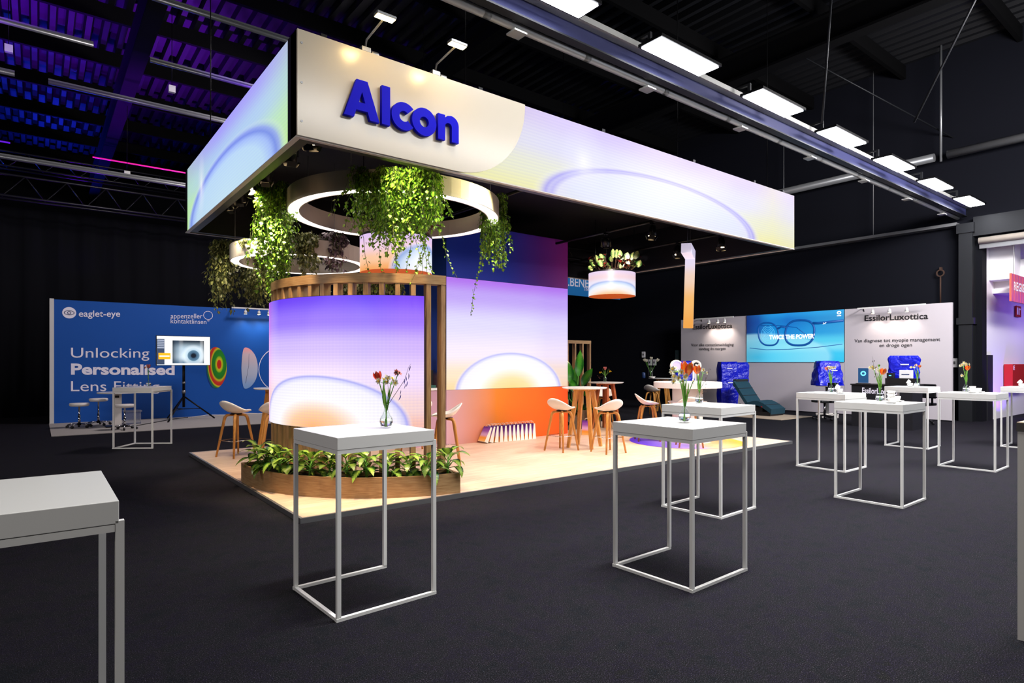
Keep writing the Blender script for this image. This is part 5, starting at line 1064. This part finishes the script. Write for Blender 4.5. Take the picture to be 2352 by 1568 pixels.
a, b_ = scp(1769, 779), scp(1873, 776.5); lettering('lettering', "TWICE THE POWER'", dsp, 'ad_white', (-.05, a[1], a[2]), (-.05, b_[1], b_[2]), 9.5 * 19.2 / 1397, .03)
a = scp(1927.5, 718); me = wall_shape(shape_mesh([circ(0, 0, .062, ry=.05), circ(0, 0, .028)], .002), -.01, a[1], a[2], '-x'); obj('emblem', me, 'ad_white', dsp); obj('emblem_name', MB().box(-.012, -.01, a[1] - .06, a[1] + .06, a[2] - .1, a[2] - .075), 'ad_white', dsp)
obj('emblem', MB().tube([scp(1892, 745, .05), scp(1894, 741, .05), scp(1896, 744, .05), scp(1899, 740, .05)], .01, 4), 'ad_white', dsp)
ya, _ = on_x(1640, 730, XW - .3); track((XW - .3, ya, 3.07), -PI / 2, 1.5, 'track with three lamps on the left white panel', (-.2, .15, .42), None, 24)
yb, _ = on_x(2045, 705, XW - .3); track((XW - .3, yb, 3.07), -PI / 2, 1.7, 'track with three lamps on the right white panel', (-.45, -.02, .4), None, 14)

# covered instruments
def cover(x, y, z, rz, bits, label, seed, mark=None):
    t = thing('dust_cover', label, 'cover', (x, y, z), rz, 'blue dust covers over instruments'); rr = random.Random(seed)
    m = MB()
    for (cx, cy, z0_, z1_, w0, d0, w1, d1) in bits:
        n = 28; L_ = 12; vs = []; fs = []
        for j in range(L_ + 1):
            e = j / L_; w2, d2 = w0 + (w1 - w0) * e, d0 + (d1 - d0) * e; rn = 1 if e < .9 else 1 - (e - .9) * 1.2
            for k in range(n):
                q = 2 * PI * k / n; c, s = math.cos(q), math.sin(q); p = 8
                fx_ = math.copysign(abs(c) ** (2 / p), c) * w2 / 2 * rn; fy_ = math.copysign(abs(s) ** (2 / p), s) * d2 / 2 * rn; j_ = 1 + .035 * math.sin(k * 1.3 + j * .7 + seed) + .03 * math.sin(k * .9 - j * 1.1 + seed * 2) + rr.uniform(-.012, .012)
                vs.append((cx + fx_ * j_, cy + fy_ * j_, z0_ + (z1_ - z0_) * e + (rr.uniform(-.012, .012) if 0 < j else 0)))
        for j in range(L_):
            for k in range(n): k2 = (k + 1) % n; fs.append((j * n + k, j * n + k2, (j + 1) * n + k2, (j + 1) * n + k))
        fs.append(tuple(L_ * n + k for k in range(n))); m.add(vs, fs, None, True)
    obj('fabric', m, 'blue_cover', t)
    for (a, b_, c) in (mark or []): obj('print', MB().bx((a, b_, c), (.17, .004, .025)), 'white_print', t, label='small white printed mark')
    return t
def stand_base(x, y, h, label, mat='white_shell'):
    t = thing('instrument_stand', label, 'stand', (x, y, 0), 0, 'instrument stands before the white wall'); obj('column', MB().cyl((0, 0, .1), (0, 0, h), .045), 'grey_steel', t); obj('platform', MB().bx((0, 0, h + .012), (.5, .4, .024)), mat, t)
    obj('foot', MB().bx((0, 0, .09), (.6, .07, .04)).bx((0, 0, .09), (.07, .6, .04)), mat, t)
    for a, b_ in ((.28, 0), (-.28, 0), (0, .28), (0, -.28)): obj('caster', MB().cyl((a, b_ - .015, .035), (a, b_ + .015, .035), .035), mat, t)
rzc = -HEAD
def camx(x, y, dx, dy=0): return (x + CO * dx + SI * dy, y - SI * dx + CO * dy)
stand_base(17.7, 11.15, .2, 'low black stand under the tall left blue cover', 'black_plastic')
cover(17.7, 11.15, .226, rzc, [(-.14, -.05, 0, 1.34, .56, .45, .58, .46), (.25, .12, .55, 1.32, .55, .45, .62, .5)], 'tallest blue dust cover, standing beside the teal lounge chair', 3, [(-.15, -.285, 1.13), (-.12, -.285, .68)])
stand_base(15.9, 11.7, .95, 'white wheeled stand behind the round white counter'); cover(15.9, 11.7, .975, rzc, [(0, 0, 0, .62, .62, .45, .5, .35)], 'blue dust cover behind the flowers on the round counter', 5)
t = thing('instrument_monitor', 'small cream instrument beside the blue cover behind the round counter', 'instrument', (*camx(15.9, 11.7, .3, .0), .975)); obj('body', MB().bx((.04, 0, .25), (.16, .18, .5), rzc), 'white_shell', t, .01)
stand_base(17.55, 8.05, .88, 'white wheeled stand under the blue cover left of the desk'); cover(17.55, 8.05, .905, rzc, [(0, 0, 0, .68, .75, .5, .6, .3)], 'blue dust cover on a white stand left of the dark desk', 8, [(.1, -.2, .42)])
# dark reception desk
dk = thing('reception_desk', 'dark reception desk with white letters behind the right bar tables', 'desk', (15.7, 5.3, 0))
obj('body', MB().box(0, .6, 0, 1.32, .0, 1.0), 'dark_print', dk); obj('top', MB().box(-.02, .62, -.02, 1.34, 1.0, 1.03), 'black_plastic', dk)
a = on_x(1980, 902, 15.69); b_ = on_x(2064, 907, 15.69); lettering('lettering', 'EssilorLuxottica', dk, 'text_white', (-.004, a[0] - 5.3, a[1]), (-.004, b_[0] - 5.3, b_[1]), .13, .025)
t = thing('tablet_display', 'blue tablet standing on the left of the dark desk', 'tablet', (15.95, 6.45, 1.03), -PI / 2 + .25); obj('foot', MB().bx((0, 0, .006), (.3, .2, .012)), 'black_metal', t); obj('screen', MB().bx((0, .0, .2), (.22, .02, .36)), M('tablet_blue', '103050', .3, emit='1a5a90', es=.5), t)
obj('picture', MB().ring((0, 0), .03, .06, -.001, .001).move(Matrix.Translation((0, -.012, .25)) @ Matrix.Rotation(PI / 2, 4, 'X')), 'line_pale', t) 
t = thing('counter_box', 'long black box on the right of the dark desk', 'box', (16.02, 5.62, 1.03)); obj('body', MB().bx((0, 0, .075), (.34, .62, .15)), 'black_plastic', t, .006)
cover(16.05, 5.62, 1.181, -PI / 2 + .15, [(0, .1, 0, .52, .6, .12, .64, .12)], 'wide creased blue cover standing on the dark desk', 12, [(.03, .02, .32)])
t = thing('carton', 'small white carton before the wide blue cover on the dark desk', 'box', (15.9, 5.5, 1.181)); obj('body', MB().bx((0, 0, .095), (.09, .26, .19)), 'white_print', t, .003); obj('print', MB().bx((-.047, 0, .09), (.002, .16, .022)), 'ink_blue', t)
t = thing('carton', 'small black carton left of the white one on the dark desk', 'box', (15.9, 5.82, 1.181)); obj('body', MB().bx((0, 0, .06), (.1, .15, .12)), 'dark_print', t, .003); obj('print', MB().bx((-.052, 0, .06), (.002, .05, .02)), 'line_pale', t)
# office chairs
def office_chair(x, y, rz, label):
    t = thing('office_chair', label, 'chair', (x, y, 0), rz, 'black office chairs'); obj('seat', MB().bx((0, 0, .5), (.48, .48, .07)), 'black_plastic', t, .02); obj('backrest', MB().bx((-.25, 0, .82), (.05, .42, .36)), 'black_plastic', t, .02); obj('back_post', MB().box(-.27, -.24, -.03, .03, .46, .75), 'black_metal', t); obj('armrest', MB().bx((0, .27, .68), (.28, .06, .03)).box(-.02, .02, .25, .28, .48, .68).bx((0, -.27, .68), (.28, .06, .03)).box(-.02, .02, -.28, -.25, .48, .68), 'black_metal', t)
    obj('column', MB().cyl((0, 0, .1), (0, 0, .48), .03), 'chrome', t)
    for k in range(5):
        q = 2 * PI * k / 5 + .3; e = (.29 * math.cos(q), .29 * math.sin(q)); obj('base_arm', MB().tube([(0, 0, .13), (e[0], e[1], .08)], .018, 7), 'black_metal', t); obj('caster', MB().cyl((e[0] - .02, e[1], .03), (e[0] + .02, e[1], .03), .03), 'black_plastic', t)
office_chair(16.75, 7.75, 2.6, 'black office chair left of the dark desk'); office_chair(17.6, 5.75, 2.9, 'black office chair right behind the dark desk')
# lounge chair on a mat
tag(obj('floor_mat', MB().box(15.7, 17.4, 8.4, 11.9, 0, .012), 'mat_beige'), 'beige mat under the teal lounge chair', 'mat')
lc = thing('lounge_chair', 'teal reclined lounge chair on the beige mat', 'lounge chair', (16.85, 9.1, .012))
def slab(p, hw=.38, th=.14):
    m = MB(); vs = []; n = len(p)
    for (y, z) in p: vs += [(-hw, y, z), (hw, y, z), (hw, y + .02, z - th), (-hw, y + .02, z - th)]
    fs = []
    for i in range(n - 1):
        for e in range(4): e2 = (e + 1) % 4; fs.append((i * 4 + e, i * 4 + e2, i * 4 + 4 + e2, i * 4 + 4 + e))
    fs += [(0, 1, 2, 3), tuple((n - 1) * 4 + i for i in (3, 2, 1, 0))]; return m.add(vs, fs)
obj('leg_rest', slab([(0, .2), (.1, .27), (.25, .36), (.4, .42), (.55, .42), (.75, .36)]), 'teal_cloth', lc, .01); obj('backrest', slab([(.74, .36), (.86, .52), (1.0, .72), (1.14, .92), (1.2, .98)]), 'teal_cloth', lc, .01)
obj('pillow', MB().bx((.08, 1.24, .96), (.7, .12, .14)), 'black_plastic', lc, .03); obj('base', MB().box(-.36, .36, .05, .95, 0, .12).box(-.34, .34, .3, .8, .1, .24), 'black_plastic', lc)
sm = MB()
for y, z in ((.885, .56), (1.03, .765), (.18, .32)): sm.box(-.382, .382, y - .008, y + .008, z - .01, z + .006)
obj('seam', sm, 'dark_print', lc); obj('switch', MB().bx((-.385, .3, .26), (.01, .03, .03)), 'red_box', lc)
# sockets and wall bits
for px, py, l in ((1478, 814, 'small white wall box high on the black end wall'), (1493, 832, 'left white socket low on the black end wall'), (1503, 832, 'right white socket low on the black end wall'), (1555, 816, 'grey-green switch box beside the white stand wall'), (2192, 833, 'small yellowish socket beside the right end of the white stand wall')):
    y, z = on_x(px, py, 19.46); t = thing('wall_socket', l, 'socket', (19.46, y, z)); h = .2 if px == 1555 else .12; obj('plate', MB().box(-.02, .04, -.07, .07, -h, h), 'white_print' if px != 1555 else M('switch_green', '6a8a80', .5), t); obj('insert', MB().box(-.026, -.02, -.03, .03, -.04, .04), 'grey_steel', t)
y, z = on_x(2160, 627, 19.4); _, z2 = on_x(2160, 695, 19.4)
tag(obj('hanging_hook', MB().ring((0, 0), .07, .1, -.015, .015, seg=20).move(Matrix.Translation((19.4, y, z)) @ Matrix.Rotation(PI / 2, 4, 'Y')).cyl((19.4, y, z - .1), (19.4, y, z2), .02, seg=6).box(19.38, 19.5, y - .02, y + .02, z + .09, z + .16), 'brown_twig'), 'brown strap hanging from a ring above the right white panel', 'strap')
